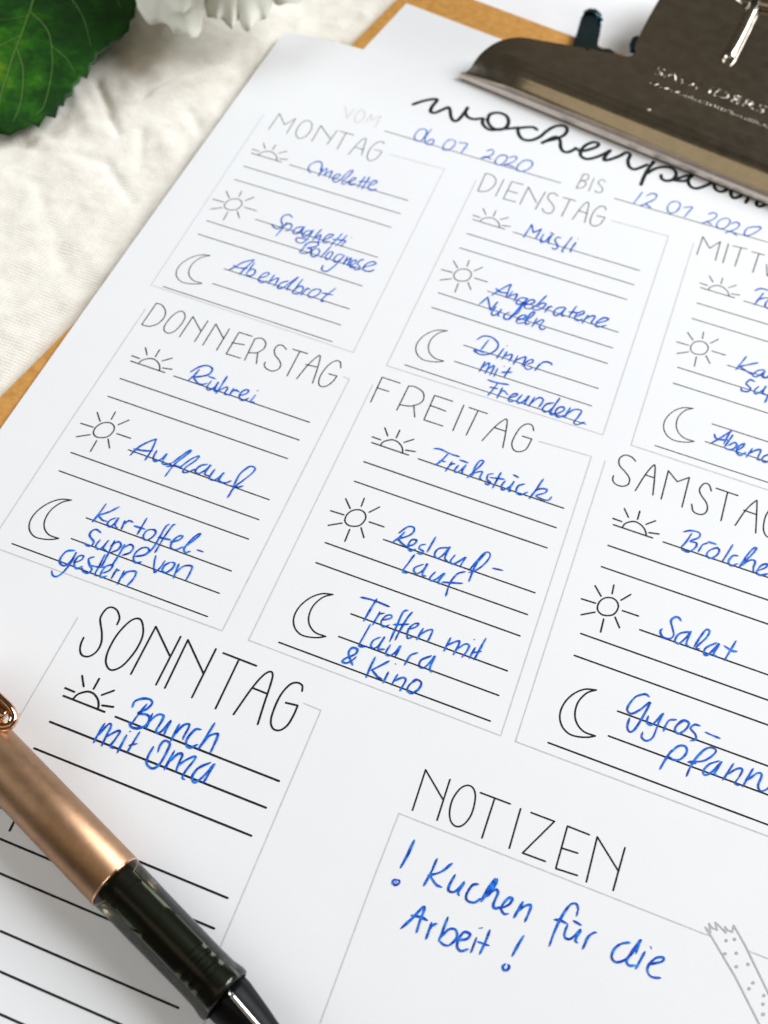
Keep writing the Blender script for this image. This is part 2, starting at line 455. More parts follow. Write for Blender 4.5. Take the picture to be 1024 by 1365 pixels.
# ------------------------------------------------------------------ print and ink
# strokes on the page, in hundredths of a millimetre: section:part|kind x y x y ...;...
DATA = """
M:heading|P360 -6978 382 -7770 711 -7366 913 -7755 923 -7029;C1488 -7670 1372 -7803 1226 -7784 1137 -7558 1150 -7241 1251 -7030 1375 -6995 1496 -7140 1534 -7414;P1743 -7015 1731 -7779 2215 -7336;P2263 -7760 2216 -7082;P2341 -7777 2787 -7784;P2547 -7777 2566 -7005;S2958 -6922 3044 -7498 3133 -7766 3207 -7744 3252 -7456 3323 -7058;P3015 -7296 3298 -7306;S3767 -7777 3701 -7856 3588 -7806 3478 -7540 3472 -7196 3544 -6979 3649 -6938 3772 -7081 3817 -7323 3820 -7459;P3595 -7439 3820 -7459
X:from_label|P2072 -8913 2325 -8401 2375 -8897;C2736 -8842 2652 -8947 2558 -8904 2521 -8650 2568 -8436 2667 -8340 2765 -8450 2787 -8676;P2916 -8453 2951 -8873 3043 -8632 3243 -8929 3252 -8371
X:until_label|P9654 -8994 9612 -8331;S9641 -8979 9773 -9029 9835 -8925 9793 -8775 9645 -8683 9772 -8704 9830 -8592 9773 -8419 9612 -8331;P9990 -8950 9979 -8355;S10346 -8933 10244 -8993 10165 -8896 10175 -8770 10292 -8692 10348 -8587 10326 -8449 10224 -8404 10142 -8453
D:heading|P6959 -7823 6971 -7026;S6959 -7823 7163 -7826 7324 -7680 7345 -7430 7252 -7175 7092 -7045 6971 -7026;P7534 -7790 7517 -7029;P8127 -7820 7777 -7812 7756 -7016 8125 -7044;P7776 -7398 8079 -7405;P8269 -6999 8292 -7790 8693 -7261;P8808 -7795 8741 -6981;S9197 -7779 9063 -7848 8946 -7754 8955 -7562 9093 -7437 9221 -7284 9223 -7077 9114 -6962 8976 -7010 8919 -7109;P9359 -7791 9739 -7798;P9565 -7789 9522 -7017;S9843 -7018 9955 -7607 10053 -7877 10124 -7824 10166 -7491 10205 -7046;P9942 -7443 10192 -7436;S10654 -7789 10584 -7909 10453 -7868 10349 -7613 10325 -7271 10378 -7072 10503 -7021 10634 -7160 10682 -7370 10697 -7484;P10473 -7460 10697 -7484
W:heading|P13494 -7097 13513 -7882 13782 -7500 14023 -7886 14031 -7094;P14257 -7892 14249 -7087;P14393 -7870 14801 -7904;P14626 -7876 14592 -7095;P14940 -7853 15301 -7867;P15146 -7855 15108 -7063;P15424 -7526 15515 -7084 15719 -7655 15800 -7069 16007 -7701;C16303 -7518 16243 -7632 16133 -7584 16049 -7369 16040 -7096 16118 -6939 16231 -6965 16314 -7176;S16661 -7441 16616 -7561 16519 -7572 16418 -7398 16395 -7097 16475 -6918 16593 -6939 16677 -7081;P16890 -7502 16806 -6819;P17182 -7497 17083 -6819;P16846 -7154 17123 -7167
T:heading|P436 490 424 1296;S436 490 603 496 778 648 844 865 797 1094 663 1256 508 1301 424 1296;C1301 564 1196 482 1084 552 1000 798 986 1117 1058 1259 1192 1291 1310 1151 1358 889 1349 684;P1502 1289 1520 534 1934 913;P1938 516 1931 1283;P2173 1309 2177 532 2568 896;P2570 545 2571 1322;P3216 545 2850 550 2846 1333 3240 1320;P2828 942 3150 880;P3364 1340 3316 591;S3316 591 3465 507 3622 598 3663 798 3550 994 3364 1073;P3572 984 3689 1328;S4208 599 4079 519 3960 549 3928 718 4016 883 4166 987 4271 1109 4275 1272 4167 1384 4011 1384 3896 1300 3874 1191;P4355 524 4765 512;P4553 521 4563 1387;S4822 1375 4920 834 5047 473 5112 505 5186 887 5247 1345;P4863 858 5149 823;S5725 606 5644 441 5516 448 5396 665 5344 1018 5382 1262 5485 1362 5620 1279 5707 1074 5732 893;P5515 906 5732 893
F:heading|P6821 1326 6810 477 7300 473;P6805 844 7122 834;P7517 1312 7534 472;S7534 472 7699 435 7930 513 8021 700 7983 876 7794 1051 7517 1122;P7860 997 8003 1328;P8733 497 8244 497 8245 1321 8742 1318;P8245 836 8658 853;P9030 500 9022 1356;P9175 515 9661 521;P9417 522 9375 1350;S9791 1361 9963 833 10117 531 10193 537 10259 865 10333 1360;P9948 864 10242 859;S10905 576 10818 432 10682 439 10562 614 10505 916 10506 1160 10603 1320 10749 1320 10879 1187 10914 991 10926 833;P10688 840 10926 833
S:heading|S13509 475 13379 391 13214 405 13118 560 13165 750 13341 885 13485 1032 13497 1215 13368 1327 13202 1325 13113 1233 13101 1109;S13703 1328 13827 773 13948 432 14002 463 14071 849 14133 1284;P13828 779 14065 781;P14348 1322 14334 438 14608 674 14863 433 14870 1348;S15450 619 15363 462 15246 464 15168 660 15223 812 15400 998 15459 1174 15419 1321 15296 1395 15150 1358 15075 1178;P15547 492 16084 497;P15830 509 15833 1366;S16180 1364 16341 840 16522 485 16561 521 16623 952 16681 1388;P16298 858 16603 864;S17132 629 17043 506 16920 545 16828 811 16822 1096 16862 1275 16962 1384 17087 1321 17167 1122 17182 937;P17003 954 17182 937
Z:heading|S3861 9117 3836 8957 3701 8816 3551 8793 3464 8887 3448 9089 3506 9211 3653 9417 3754 9638 3756 9849 3661 10004 3521 10036 3424 9958 3364 9818 3345 9660;C4449 9025 4308 8840 4181 8833 4065 8986 3977 9335 3976 9714 4044 9967 4181 10097 4305 10079 4435 9903 4515 9545 4514 9238;P4676 10033 4662 8848 5250 9354;P5267 8864 5278 10052;P5483 10048 5447 8873 6091 9450;P6100 8844 6104 10031;P6285 8869 7066 8875;P6663 8901 6669 10070;S7072 10047 7185 9402 7286 9042 7393 8889 7482 8941 7529 9197 7571 9587 7631 10059;P7202 9364 7540 9370;S8207 9041 8158 8924 8033 8905 7904 9011 7816 9310 7819 9711 7874 9932 7982 10033 8117 10002 8217 9840 8249 9585 8245 9373;P7988 9408 8245 9373
N:heading|P11257 10559 11230 9682 11761 10130;P11764 9687 11786 10566;C12369 9859 12274 9691 12146 9670 12022 9789 11946 10045 11965 10303 12055 10489 12193 10543 12320 10445 12398 10194;P12433 9719 13072 9715;P12742 9738 12739 10572;P13298 9733 13312 10565;P13520 9728 14015 9724 13587 10556 14057 10548;P14748 9723 14287 9719 14290 10604 14726 10577;P14292 10180 14621 10158;P14925 10630 14908 9704 15466 10195;P15486 9709 15462 10593
F:sunrise_icon|P7292 2468 8250 2467;S7507 2463 7544 2339 7634 2247 7737 2192 7863 2200 7989 2275 8069 2386 8091 2473;P7430 1928 7580 2130;P7796 1856 7797 2100;P8211 1976 8020 2159;P8137 2358 8367 2304;P7239 2302 7459 2308
F:sun_icon|C7486 4755 7480 4619 7528 4500 7613 4415 7740 4374 7850 4412 7917 4512 7916 4645 7867 4764 7765 4838 7636 4869 7541 4832;P7292 4216 7489 4427;P7694 4033 7709 4269;P8115 4125 7940 4353;P8034 4597 8404 4593;P7917 4820 8073 5039;P7687 4963 7702 5298;P7457 4871 7184 5049;P7087 4659 7415 4646
F:moon_icon|S7954 6673 7729 6742 7543 6906 7413 7134 7359 7367 7382 7575 7488 7747 7659 7841 7851 7834 8052 7768 8193 7683;S7954 6673 7788 6806 7677 7020 7646 7216 7678 7420 7778 7580 7951 7681 8193 7683
X:title|S3956 -9834 4202 -10130 4469 -10338 4572 -10327 4530 -9988 4560 -9743 4704 -9751 4870 -9979 4996 -10151 5091 -10050 5216 -9773 5353 -9636 5469 -9745 5532 -10106 5558 -10435 5555 -10164 5695 -9980 5884 -9961 6088 -10081 6162 -10096 6181 -9925 6331 -9758 6526 -9714 6763 -9859 7044 -10022 7273 -10163;S6290 -10116 6285 -10380 6486 -10557 6754 -10535 6911 -10301 6913 -10019 6745 -9822 6511 -9838 6345 -9999 6284 -10132;S7251 -10134 7379 -10211 7557 -10319 7693 -10371 7817 -10314;S7278 -10146 7301 -10007 7423 -9802 7588 -9710 7804 -9788 7998 -10042 8113 -10372 8294 -10688 8527 -10822 8670 -10717 8664 -10434 8450 -10133 8213 -9916 8115 -9762 8252 -9989 8448 -10244 8601 -10145 8706 -9853 8837 -9702 8999 -9756 9154 -9989;S9134 -9998 9327 -9939 9545 -10118 9724 -10336 9727 -10484 9569 -10478 9391 -10251 9314 -9942 9385 -9720 9574 -9670 9794 -9840 10015 -10119 10139 -10329 10078 -10102 10068 -9845 10235 -9946 10462 -10210 10611 -10440 10749 -10402 10745 -10129 10830 -9898 10979 -9812 11140 -9938 11332 -10184;S11484 -10386 11393 -9970 11363 -9603 11353 -9257;S11418 -9813 11515 -9997 11659 -10177 11892 -10326 12116 -10309 12237 -10123 12185 -9862 12025 -9730 11873 -9767 11824 -9905;S12199 -9851 12410 -10068 12551 -10218;S12160 -9842 12434 -9902 12583 -10012 12734 -10388 12960 -10981 13160 -11433 13154 -11613 13001 -11499 12800 -10910 12663 -10313 12633 -9991 12757 -9783 12944 -9788 13157 -10004 13334 -10258;S13739 -10835 13501 -10578 13389 -10212 13476 -9971 13652 -9945 13809 -10162 13925 -10607 14012 -10911 13918 -10341 13926 -9997 14031 -9828 14188 -9957 14382 -10285;S14497 -10597 14452 -10057 14417 -9784;S14440 -9965 14566 -10366 14736 -10529 14790 -10379 14731 -10008 14730 -9820 14861 -9809 15068 -10071
X:date_line|P3582 -8334 9124 -8348;P10763 -8368 15316 -8418 16118 -8430
X:start_date|S4693 -8909 4557 -8866 4484 -8648 4503 -8426 4621 -8314 4752 -8401 4776 -8641 4764 -8829 4677 -8920;S4855 -9000 4805 -8626 4868 -8380 4989 -8307 5094 -8399 5089 -8534 4998 -8557 4919 -8403;S5630 -8813 5484 -8747 5424 -8501 5460 -8291 5595 -8297 5705 -8500 5714 -8722 5643 -8809;S5813 -8767 6057 -8822 6040 -8568 6011 -8331;S6680 -8755 6803 -8874 6898 -8817 6870 -8624 6651 -8383 6740 -8512 6940 -8476;S7290 -8830 7129 -8740 7059 -8529 7097 -8351 7235 -8341 7330 -8508 7355 -8733 7280 -8825;S7402 -8754 7538 -8887 7622 -8825 7561 -8619 7356 -8386 7470 -8437 7711 -8412;S8068 -8908 7874 -8848 7746 -8569 7774 -8360 7918 -8345 8076 -8521 8135 -8778 8042 -8914
X:end_date|P11471 -8972 11336 -8392;S11614 -8847 11744 -9024 11889 -9011 11856 -8783 11557 -8388 11667 -8496 11853 -8426;S12486 -9001 12345 -8871 12300 -8640 12382 -8449 12537 -8508 12627 -8741 12611 -8946 12488 -8993;S12737 -8832 12979 -8938 12916 -8700 12848 -8445;P13235 -8623 13255 -8607;S13474 -8845 13616 -8975 13725 -8905 13645 -8687 13371 -8392 13513 -8513 13675 -8451;S14075 -8909 13944 -8868 13814 -8678 13800 -8465 13924 -8396 14064 -8531 14139 -8779 14075 -8909;S14183 -8723 14307 -8860 14414 -8791 14335 -8559 14087 -8295 14226 -8405 14435 -8317;S15009 -8953 14829 -8882 14660 -8743 14605 -8530 14664 -8417 14809 -8529 14970 -8771 15020 -8925 14903 -8931
M:handwriting|S2244 -5735 2120 -5861 2096 -6050 2206 -6257 2338 -6292 2426 -6173 2462 -5951;S2484 -6079 2492 -5917 2498 -5707;S2495 -5847 2587 -6096 2627 -6076 2658 -5787;S2656 -5871 2763 -6061 2801 -6030 2803 -5866 2825 -5749;S2945 -5755 3051 -5929 3060 -6027 2960 -5997 2917 -5823 2982 -5687 3089 -5716 3152 -5880;S3157 -5849 3209 -6141 3283 -6320 3345 -6301 3303 -6065 3232 -5798 3253 -5691 3324 -5727 3373 -5870;S3387 -5811 3492 -5951 3535 -6064 3460 -6059 3406 -5885 3435 -5771 3531 -5772 3607 -5862;S3760 -6253 3731 -5996 3718 -5725;S3882 -6293 3863 -5985 3851 -5710;S3649 -5983 3795 -6038 3968 -6087;S3990 -5929 4126 -6092 4142 -6192 4050 -6189 3988 -5993 4008 -5839 4121 -5787 4254 -5897;S2931 -3624 2818 -3610 2715 -3486 2722 -3324 2832 -3320 2895 -3539 2920 -3663 2931 -3416 3004 -3404;S3198 -3610 3051 -3537 2996 -3357 3069 -3294 3156 -3471 3210 -3641 3159 -3170 3062 -3034 2941 -3050 2893 -3140 2956 -3211 3230 -3236;S3400 -3760 3355 -3514 3333 -3255;S3350 -3340 3451 -3543 3483 -3505 3497 -3283 3568 -3297;S3630 -3410 3755 -3594 3789 -3695 3667 -3659 3604 -3472 3605 -3343 3692 -3317 3773 -3413;S3999 -3848 3934 -3573 3870 -3296;S4143 -3845 4081 -3551 4000 -3315;S3821 -3524 3980 -3572 4186 -3610 4156 -3477 4145 -3352;P4276 -3804 4295 -3795;S3240 -3107 3212 -2895 3181 -2738;S3191 -3005 3310 -3176 3472 -3247 3542 -3188 3503 -3081 3316 -2940 3430 -2948 3447 -2862 3342 -2732 3201 -2704 3154 -2764;C3575 -3019 3490 -2965 3486 -2790 3558 -2699 3643 -2745 3683 -2897 3647 -3000;P3893 -3268 3785 -2740;C3980 -3077 3924 -3010 3899 -2848 3953 -2746 4006 -2794 4037 -2975 4023 -3053;S4333 -3087 4188 -3053 4147 -2838 4211 -2753 4298 -2854 4367 -3093 4275 -2685 4157 -2378 4062 -2316 3977 -2361 3959 -2515;S4454 -3089 4453 -2754;S4465 -2893 4549 -3063 4579 -3026 4564 -2811 4640 -2773;S4640 -2794 4731 -2925 4728 -3049 4643 -2978 4625 -2816 4702 -2738 4801 -2822;S4913 -3158 4827 -3091 4805 -2936 4901 -2861 4924 -2780 4838 -2714 4758 -2749;S4999 -2866 5190 -3053 5267 -3144 5169 -3186 5041 -3047 5003 -2856 5078 -2777 5219 -2817 5308 -2917;S2483 -3861 2339 -3928 2217 -3826 2224 -3635 2331 -3481 2302 -3325 2174 -3293 2035 -3400;S2398 -3631 2380 -3343 2331 -2997;S2375 -3420 2467 -3605 2585 -3568 2586 -3393 2489 -3288;S1674 -1338 1774 -1484 1905 -1730 2134 -1942 2139 -1869 2068 -1602 2008 -1291;S1728 -1544 1864 -1514 2117 -1586;P2205 -1869 2171 -1375;S2168 -1458 2227 -1596 2333 -1614 2369 -1489 2297 -1365 2174 -1367;S2525 -1371 2693 -1522 2740 -1650 2639 -1643 2558 -1482 2561 -1321 2682 -1267 2805 -1394;S2886 -1671 2863 -1489 2855 -1287;S2866 -1388 2961 -1540 3035 -1591 3044 -1428 3019 -1265;S3322 -1604 3189 -1491 3132 -1328 3184 -1249 3288 -1340 3392 -1578 3511 -1848 3426 -1538 3394 -1317 3478 -1353;P3649 -1828 3570 -1256;S3585 -1349 3652 -1529 3761 -1563 3800 -1423 3719 -1275 3579 -1251;S3887 -1580 3853 -1419 3830 -1245;S3842 -1387 3900 -1549 3982 -1557;C4150 -1647 4050 -1559 3998 -1381 4068 -1293 4181 -1364 4255 -1524 4247 -1643;S4595 -1876 4459 -1557 4399 -1304 4497 -1314;P4312 -1566 4611 -1617
D:handwriting|P8744 -5751 8824 -6350 8949 -6057 9123 -6286 9079 -5841;S9241 -6128 9224 -5896 9273 -5782 9366 -5886 9463 -6169 9441 -5911 9496 -5816;P9394 -6275 9528 -6213;S9741 -6170 9639 -6157 9608 -6008 9693 -5902 9749 -5783 9692 -5672 9600 -5703;S10031 -6345 9950 -5974 9906 -5694 9955 -5676;S10181 -6178 10126 -5893 10126 -5774 10169 -5777;P10192 -6343 10218 -6330;S8564 -3304 8738 -3615 8930 -3902 8942 -3758 8951 -3388;S8596 -3597 8748 -3520 8964 -3569;S9057 -3681 9001 -3383;S9024 -3463 9148 -3604 9207 -3608 9187 -3359;S9494 -3589 9337 -3543 9261 -3375 9310 -3277 9440 -3397 9510 -3602 9444 -3253 9418 -3011 9342 -2871 9273 -2879;S9528 -3343 9705 -3506 9687 -3607 9574 -3547 9507 -3345 9538 -3240 9669 -3263 9752 -3385;S9964 -3911 9833 -3539 9736 -3303 9858 -3291 9983 -3430 10026 -3595 9918 -3586 9839 -3423;S10116 -3542 10084 -3296;S10096 -3420 10172 -3566 10220 -3564;S10543 -3703 10355 -3574 10308 -3365 10400 -3314 10514 -3497 10565 -3680 10523 -3393 10617 -3380;S10825 -3867 10755 -3546 10739 -3416 10818 -3413;P10672 -3575 10971 -3660;S10902 -3481 11070 -3681 11037 -3764 10914 -3609 10878 -3423 10989 -3374 11097 -3479;S11203 -3695 11117 -3317;S11156 -3504 11292 -3685 11387 -3694 11345 -3452 11418 -3425;S11484 -3485 11681 -3654 11743 -3766 11618 -3750 11487 -3550 11491 -3382 11602 -3403 11746 -3523;P8359 -2863 8491 -3207 8701 -2784 8793 -3157;S8798 -2976 8758 -2701 8835 -2644 8917 -2785 8968 -2936 8932 -2712 8988 -2683;S9206 -2931 9102 -2795 9121 -2660 9235 -2682 9324 -2933 9427 -3348 9341 -2940 9258 -2660;S9472 -2741 9631 -2889 9631 -2995 9520 -2932 9454 -2734 9520 -2645 9683 -2741;S9692 -2814 9812 -3073 9823 -3195 9753 -3138 9690 -2887 9717 -2703 9818 -2757;S9944 -3023 9902 -2672;S9939 -2798 10067 -3001 10138 -2999 10084 -2781 10170 -2686 10257 -2787;S8970 -1789 8880 -1385;S8676 -1664 8807 -1859 9029 -1898 9229 -1775 9259 -1581 9146 -1362 8930 -1229 8726 -1286 8817 -1338 8988 -1322;S9424 -1665 9347 -1264;P9471 -1781 9493 -1777;S9541 -1605 9490 -1284;S9516 -1417 9671 -1551 9702 -1482 9684 -1305;S9836 -1586 9812 -1238;S9830 -1401 10014 -1608 10054 -1543 10037 -1292;S10139 -1396 10258 -1514 10236 -1607 10131 -1508 10089 -1322 10202 -1235 10316 -1350;S10450 -1555 10395 -1270;S10417 -1406 10528 -1642 10696 -1680 10762 -1627;S9105 -1053 9067 -675;S9093 -833 9197 -1038 9237 -961 9221 -674;S9229 -824 9346 -1007 9374 -918 9352 -663;P9477 -962 9461 -656;P9770 -1126 9712 -748;P9595 -878 9862 -991;P9603 -1102 9627 -1092;S9345 -507 9586 -511 9900 -569;S9622 -512 9562 -248 9498 -25;S9465 -308 9677 -333;S9775 -420 9743 -33;S9757 -170 9827 -332 9979 -241;S10038 -175 10177 -297 10186 -374 10089 -319 10022 -168 10071 -67 10220 -156;S10313 -400 10250 -173 10308 -98 10415 -234 10482 -425 10454 -160 10540 -133;S10633 -448 10566 -103;S10595 -219 10732 -471 10861 -439 10819 -173;S11132 -463 10977 -352 10920 -162 11009 -96 11141 -268 11239 -671 11161 -322 11147 -101 11235 -84;S11276 -137 11430 -322 11400 -431 11277 -343 11256 -146 11364 -71 11484 -189;S11571 -480 11504 -117;S11529 -252 11681 -463 11860 -498 11832 -290 11774 -66 11866 -34 11954 -119 12026 -185
W:handwriting|S15282 -6381 15429 -6536 15632 -6555 15829 -6512;S15531 -6406 15365 -5849;S15393 -6047 15588 -6228 15738 -6270;S15821 -6306 15680 -6148 15653 -5936 15766 -5889 15860 -6077 15850 -6258;S15494 -3956 15310 -3381;S15821 -3858 15442 -3578 15402 -3534 15606 -3447 15764 -3390;S16023 -3688 15861 -3587 15765 -3385 15859 -3366 15990 -3534 16045 -3649 16014 -3437 16106 -3433 16197 -3605;S16221 -3696 16208 -3422;S15860 -3184 15729 -3204 15654 -3028 15787 -2925 15743 -2796 15592 -2759 15550 -2836;S15979 -3070 15895 -2892 15952 -2795 16102 -2995 16154 -3154 16112 -2894 16208 -2882;S16299 -3115 16221 -2600;S16279 -3001 16399 -3104 16448 -3046 16359 -2877;S15133 -760 15352 -1043 15565 -1363 15530 -1242 15467 -893;S15184 -1110 15277 -980 15578 -1069;S15632 -1266 15506 -816;S15523 -774 15686 -799 15783 -975 15712 -1044 15584 -886;S15816 -822 15937 -996 15950 -1106 15844 -981 15810 -802 15908 -708 16043 -856;S16176 -1046 16074 -710;S16129 -855 16267 -1022 16378 -1068 16349 -769 16442 -778;S16640 -1067 16479 -896 16469 -759 16594 -780 16733 -1081 16849 -1387 16731 -807
T:handwriting|S2444 2060 2392 2330 2325 2513;S2268 2226 2391 2004 2563 1871 2730 1913 2729 2109 2543 2266 2354 2359;S2378 2323 2585 2461 2735 2450 2811 2379;S2875 2275 2857 2488 2935 2564 3035 2426 3053 2245 3073 2506 3165 2538;P2742 2169 2951 2172;S3178 1978 3168 2325 3157 2598;S3179 2481 3304 2306 3355 2349 3351 2517 3467 2500;S3492 2266 3483 2525;S3484 2416 3547 2307 3667 2320;S3717 2420 3852 2300 3858 2176 3746 2236 3715 2427 3845 2531 3967 2404;S4080 2236 4050 2476 4144 2469;P4062 2103 4086 2112;S2056 5068 2158 4725 2384 4428 2430 4469 2461 4777 2446 5059;S2044 4862 2304 4813 2500 4737;S2580 4686 2597 4897 2684 4989 2799 4854 2841 4690 2851 4937 2939 4983 3081 4871;S3081 4871 3221 4550 3313 4381 3329 4446 3164 4837 3116 5089 3096 5287;S2998 5022 3158 4927 3346 4907;S3305 4924 3446 4603 3579 4448 3569 4581 3429 4873 3438 5013 3562 4945 3661 4823;S3880 4581 3734 4688 3686 4864 3791 4908 3904 4734 3954 4579 3926 4852 4077 4870;S4095 4637 4074 4906 4190 4944 4288 4817 4334 4654 4313 4893 4476 4906 4595 4794;S4703 4892 4702 4548 4819 4267 4955 4240 4968 4380 4841 4692 4733 4936 4710 5262;S4642 4917 4811 4893 4912 4817;S2181 6476 2158 6776 2129 7033;S2499 6433 2353 6642 2155 6832;S2158 6820 2312 6899 2423 6891;S2570 6733 2478 6831 2463 6956 2563 6990 2615 6861 2624 6706 2647 6913 2738 6957;S2792 6713 2825 6959;S2812 6824 2876 6689 2989 6686;S3226 6464 3224 6693 3225 6945;P3049 6764 3332 6746;S3483 6684 3380 6764 3369 6929 3454 7001 3541 6939 3595 6783 3558 6691 3463 6692;S3779 6417 3731 6512 3727 6836 3720 7104 3676 7285;S3908 6369 3859 6433 3823 6743 3816 7012 3811 7209;S3696 6822 3896 6794 3994 6780;S4004 6840 4165 6715 4206 6587 4110 6631 4047 6812 4085 6955 4210 6968 4332 6833;S4353 6856 4470 6612 4556 6396 4496 6420 4402 6667 4376 6874 4446 6950 4537 6876;P4650 6788 4817 6783;S2442 7212 2301 7173 2221 7265 2250 7386 2387 7463 2417 7562 2334 7627 2216 7586;S2515 7374 2497 7550 2583 7621 2657 7522 2693 7322 2683 7543 2784 7580;S2826 7268 2851 7616 2877 7989;S2802 7436 2905 7273 3009 7315 3004 7459 2883 7587;S3082 7274 3088 7572 3076 7887;S3079 7403 3194 7234 3297 7277 3292 7421 3162 7552;S3429 7475 3614 7357 3667 7231 3607 7161 3490 7209 3416 7359 3425 7513 3520 7604 3645 7537;S3860 7268 3930 7489 4014 7645 4049 7657 4100 7482 4116 7309;S4251 7296 4163 7420 4177 7569 4275 7570 4355 7430 4350 7297 4262 7291;S4442 7265 4487 7648;S4481 7497 4563 7283 4738 7212 4771 7405 4769 7580;S2126 7838 1971 7917 1921 8099 1964 8242 2098 8270 2174 8110 2171 7867 2192 8144 2156 8415 2078 8569 1974 8576 1896 8480;S2267 8124 2372 7998 2369 7890 2269 7941 2263 8126 2375 8234 2478 8131;S2602 7822 2513 7910 2594 8032 2705 8131 2663 8245 2552 8239 2481 8170;S2797 7675 2818 7993 2827 8209 2905 8223;S2605 8053 2868 7998 3007 7890;S2971 8120 3080 7999 3084 7858 2970 7926 2936 8099 2980 8223 3097 8145;S3212 7894 3214 8180;S3216 8036 3234 7937 3292 7913;S3387 7880 3411 8252;S3407 8086 3464 7884 3646 7810 3668 8006 3611 8226
Z:handwriting|S5298 10503 5235 10802 5193 11071;S5048 10686 5038 10548 5154 10435 5307 10392 5390 10453 5349 10602 5228 10747 5394 10716 5493 10765 5492 10923 5380 11041 5224 11072 5132 10987;S5500 10644 5531 10998;S5516 10843 5607 10641 5728 10606 5753 10715 5737 10939 5795 10993 5866 10879 5922 10665 5921 10879 5931 10983;S4687 11202 4673 11415 4673 11655;S4668 11503 4768 11192 4834 11200 4843 11412 4858 11654;S4845 11455 4997 11257 5064 11261 5042 11462 5025 11575 5105 11612;P5220 11255 5220 11668;P5240 11161 5260 11166;P5440 11099 5400 11589;P5365 11441 5503 11344;S5843 11274 5836 11510 5890 11656 6034 11691 6126 11563 6145 11282 6126 11099 6001 11080 5958 11207 5982 11355;S6280 11195 6264 11630;S6286 11437 6376 11234 6466 11219 6480 11403 6498 11592;S6471 11469 6601 11263 6726 11155 6737 11239 6682 11470 6672 11639 6747 11664;S7073 11149 6894 11345 6850 11549 6953 11640 7067 11443 7154 11159 7127 11482 7107 11588;S6120 10648 6120 11045;S6127 10905 6199 10660 6300 10577 6332 10642 6324 10870 6343 10927;S6595 10591 6479 10636 6414 10835 6436 10985 6542 11028 6662 10908;S6790 10352 6754 10701 6721 11004;S6733 10923 6799 10661 6931 10553 6968 10594 6977 10784 6980 10970
F:handwriting|S8756 2046 8922 2001 9177 2034 9429 2031;S9141 2043 9039 2342 8930 2505;P9000 2328 9151 2301;P9301 2227 9242 2570;S9270 2423 9325 2300 9402 2268;S9482 2277 9440 2441 9497 2494 9583 2376 9651 2189;S9651 2189 9621 2419 9686 2486;P9457 2115 9682 2122;S9891 2436 9877 2172 9928 1955 10019 1935 9975 2102 9851 2388 9793 2547;S9826 2458 9928 2327 10075 2231 10075 2413 10127 2455;S10352 2181 10241 2256 10253 2398 10352 2456 10307 2538 10231 2523;S10511 2074 10476 2393 10453 2593;P10300 2320 10651 2233;S10675 2264 10635 2443 10699 2544 10828 2375 10883 2196 10838 2486 10883 2525;P10807 2023 10955 2055;S11148 2173 11015 2286 11014 2471 11142 2505 11277 2369;S11523 1861 11448 2223 11364 2534;S11420 2292 11546 2154 11689 2124 11665 2238 11495 2388 11648 2428 11805 2398 11850 2276;S8906 4530 8836 4721 8733 4909;S8785 4623 8922 4381 9058 4342 9093 4464 9006 4614 8782 4803;S8807 4771 8980 4862 9116 4892;S9110 4863 9221 4758 9234 4640 9123 4680 9107 4853 9193 4963 9293 4868;S9474 4660 9375 4722 9365 4823 9469 4855 9467 4931 9367 4961;P9623 4383 9567 4847;S9980 4545 9787 4656 9748 4837 9850 4907 9952 4733 10014 4510 9996 4822 10084 4892;S10196 4666 10148 4865 10232 4910 10337 4788 10440 4641 10405 4882 10472 4918;S10623 4935 10730 4591 10815 4355 10926 4315 10958 4446 10876 4691 10740 4903 10622 4988;S10842 4338 10733 4670 10707 4943 10708 5208;P11103 4672 11351 4639;S9321 5011 9265 5267 9212 5524 9326 5535;S9599 5173 9447 5324 9454 5436 9558 5446 9646 5306 9674 5127 9658 5431 9750 5446;S9915 5254 9849 5457 9913 5509 10017 5390 10119 5223 10060 5475 10126 5510;S10552 4995 10402 5119 10319 5412 10335 5753;P10143 5452 10591 5306;S8556 6502 8845 6466 9247 6480;S8912 6404 8867 6758 8838 7031;S9092 6667 9056 7042;S9068 6875 9105 6736 9202 6672;S9226 6845 9372 6732 9354 6660 9255 6720 9201 6895 9283 6994 9398 6899;S9662 6402 9575 6497 9561 6824 9545 7282;S9766 6405 9708 6617 9666 6928 9644 7194;S9476 6858 9639 6792 9798 6718;S9842 6838 9967 6719 9988 6627 9889 6687 9832 6861 9877 7047 9981 6981;S10127 6694 10085 7012;S10110 6871 10230 6711 10331 6661 10333 6855 10315 6978;S10766 6681 10730 7051;S10750 6880 10938 6699 10986 6737 10952 7053;S10966 6914 11109 6712 11204 6708 11204 6842 11143 7038;S11345 6700 11301 7004;P11258 6527 11278 6533;P11498 6401 11410 6993;P11302 6861 11502 6742;S9005 7037 8974 7327 8948 7579 8988 7625 9122 7562;S9320 7247 9203 7381 9200 7535 9292 7546 9375 7393 9401 7204 9368 7516 9506 7484;S9586 7333 9560 7558 9640 7597 9739 7486 9797 7286 9781 7564;S10071 7401 10036 7679;S10052 7541 10098 7390 10213 7287;S10514 7247 10337 7427 10346 7574 10440 7583 10526 7432 10584 7224 10573 7530 10642 7615;S8996 8095 8890 7982 8804 7851 8832 7721 8953 7706 8949 7831 8795 7996 8755 8093 8848 8097 8944 7984 8991 7881;S9379 7730 9366 8003 9365 8250;S9700 7700 9542 7895 9400 8059;S9424 8041 9593 8145 9698 8159;P9767 7950 9751 8230;P9837 7716 9857 7723;S9974 7924 9935 8216;S9962 8090 10106 7954 10181 7994 10152 8221 10155 8266;S10404 7882 10300 8038 10287 8191 10405 8221 10512 8065 10511 7918 10392 7887 10322 7956
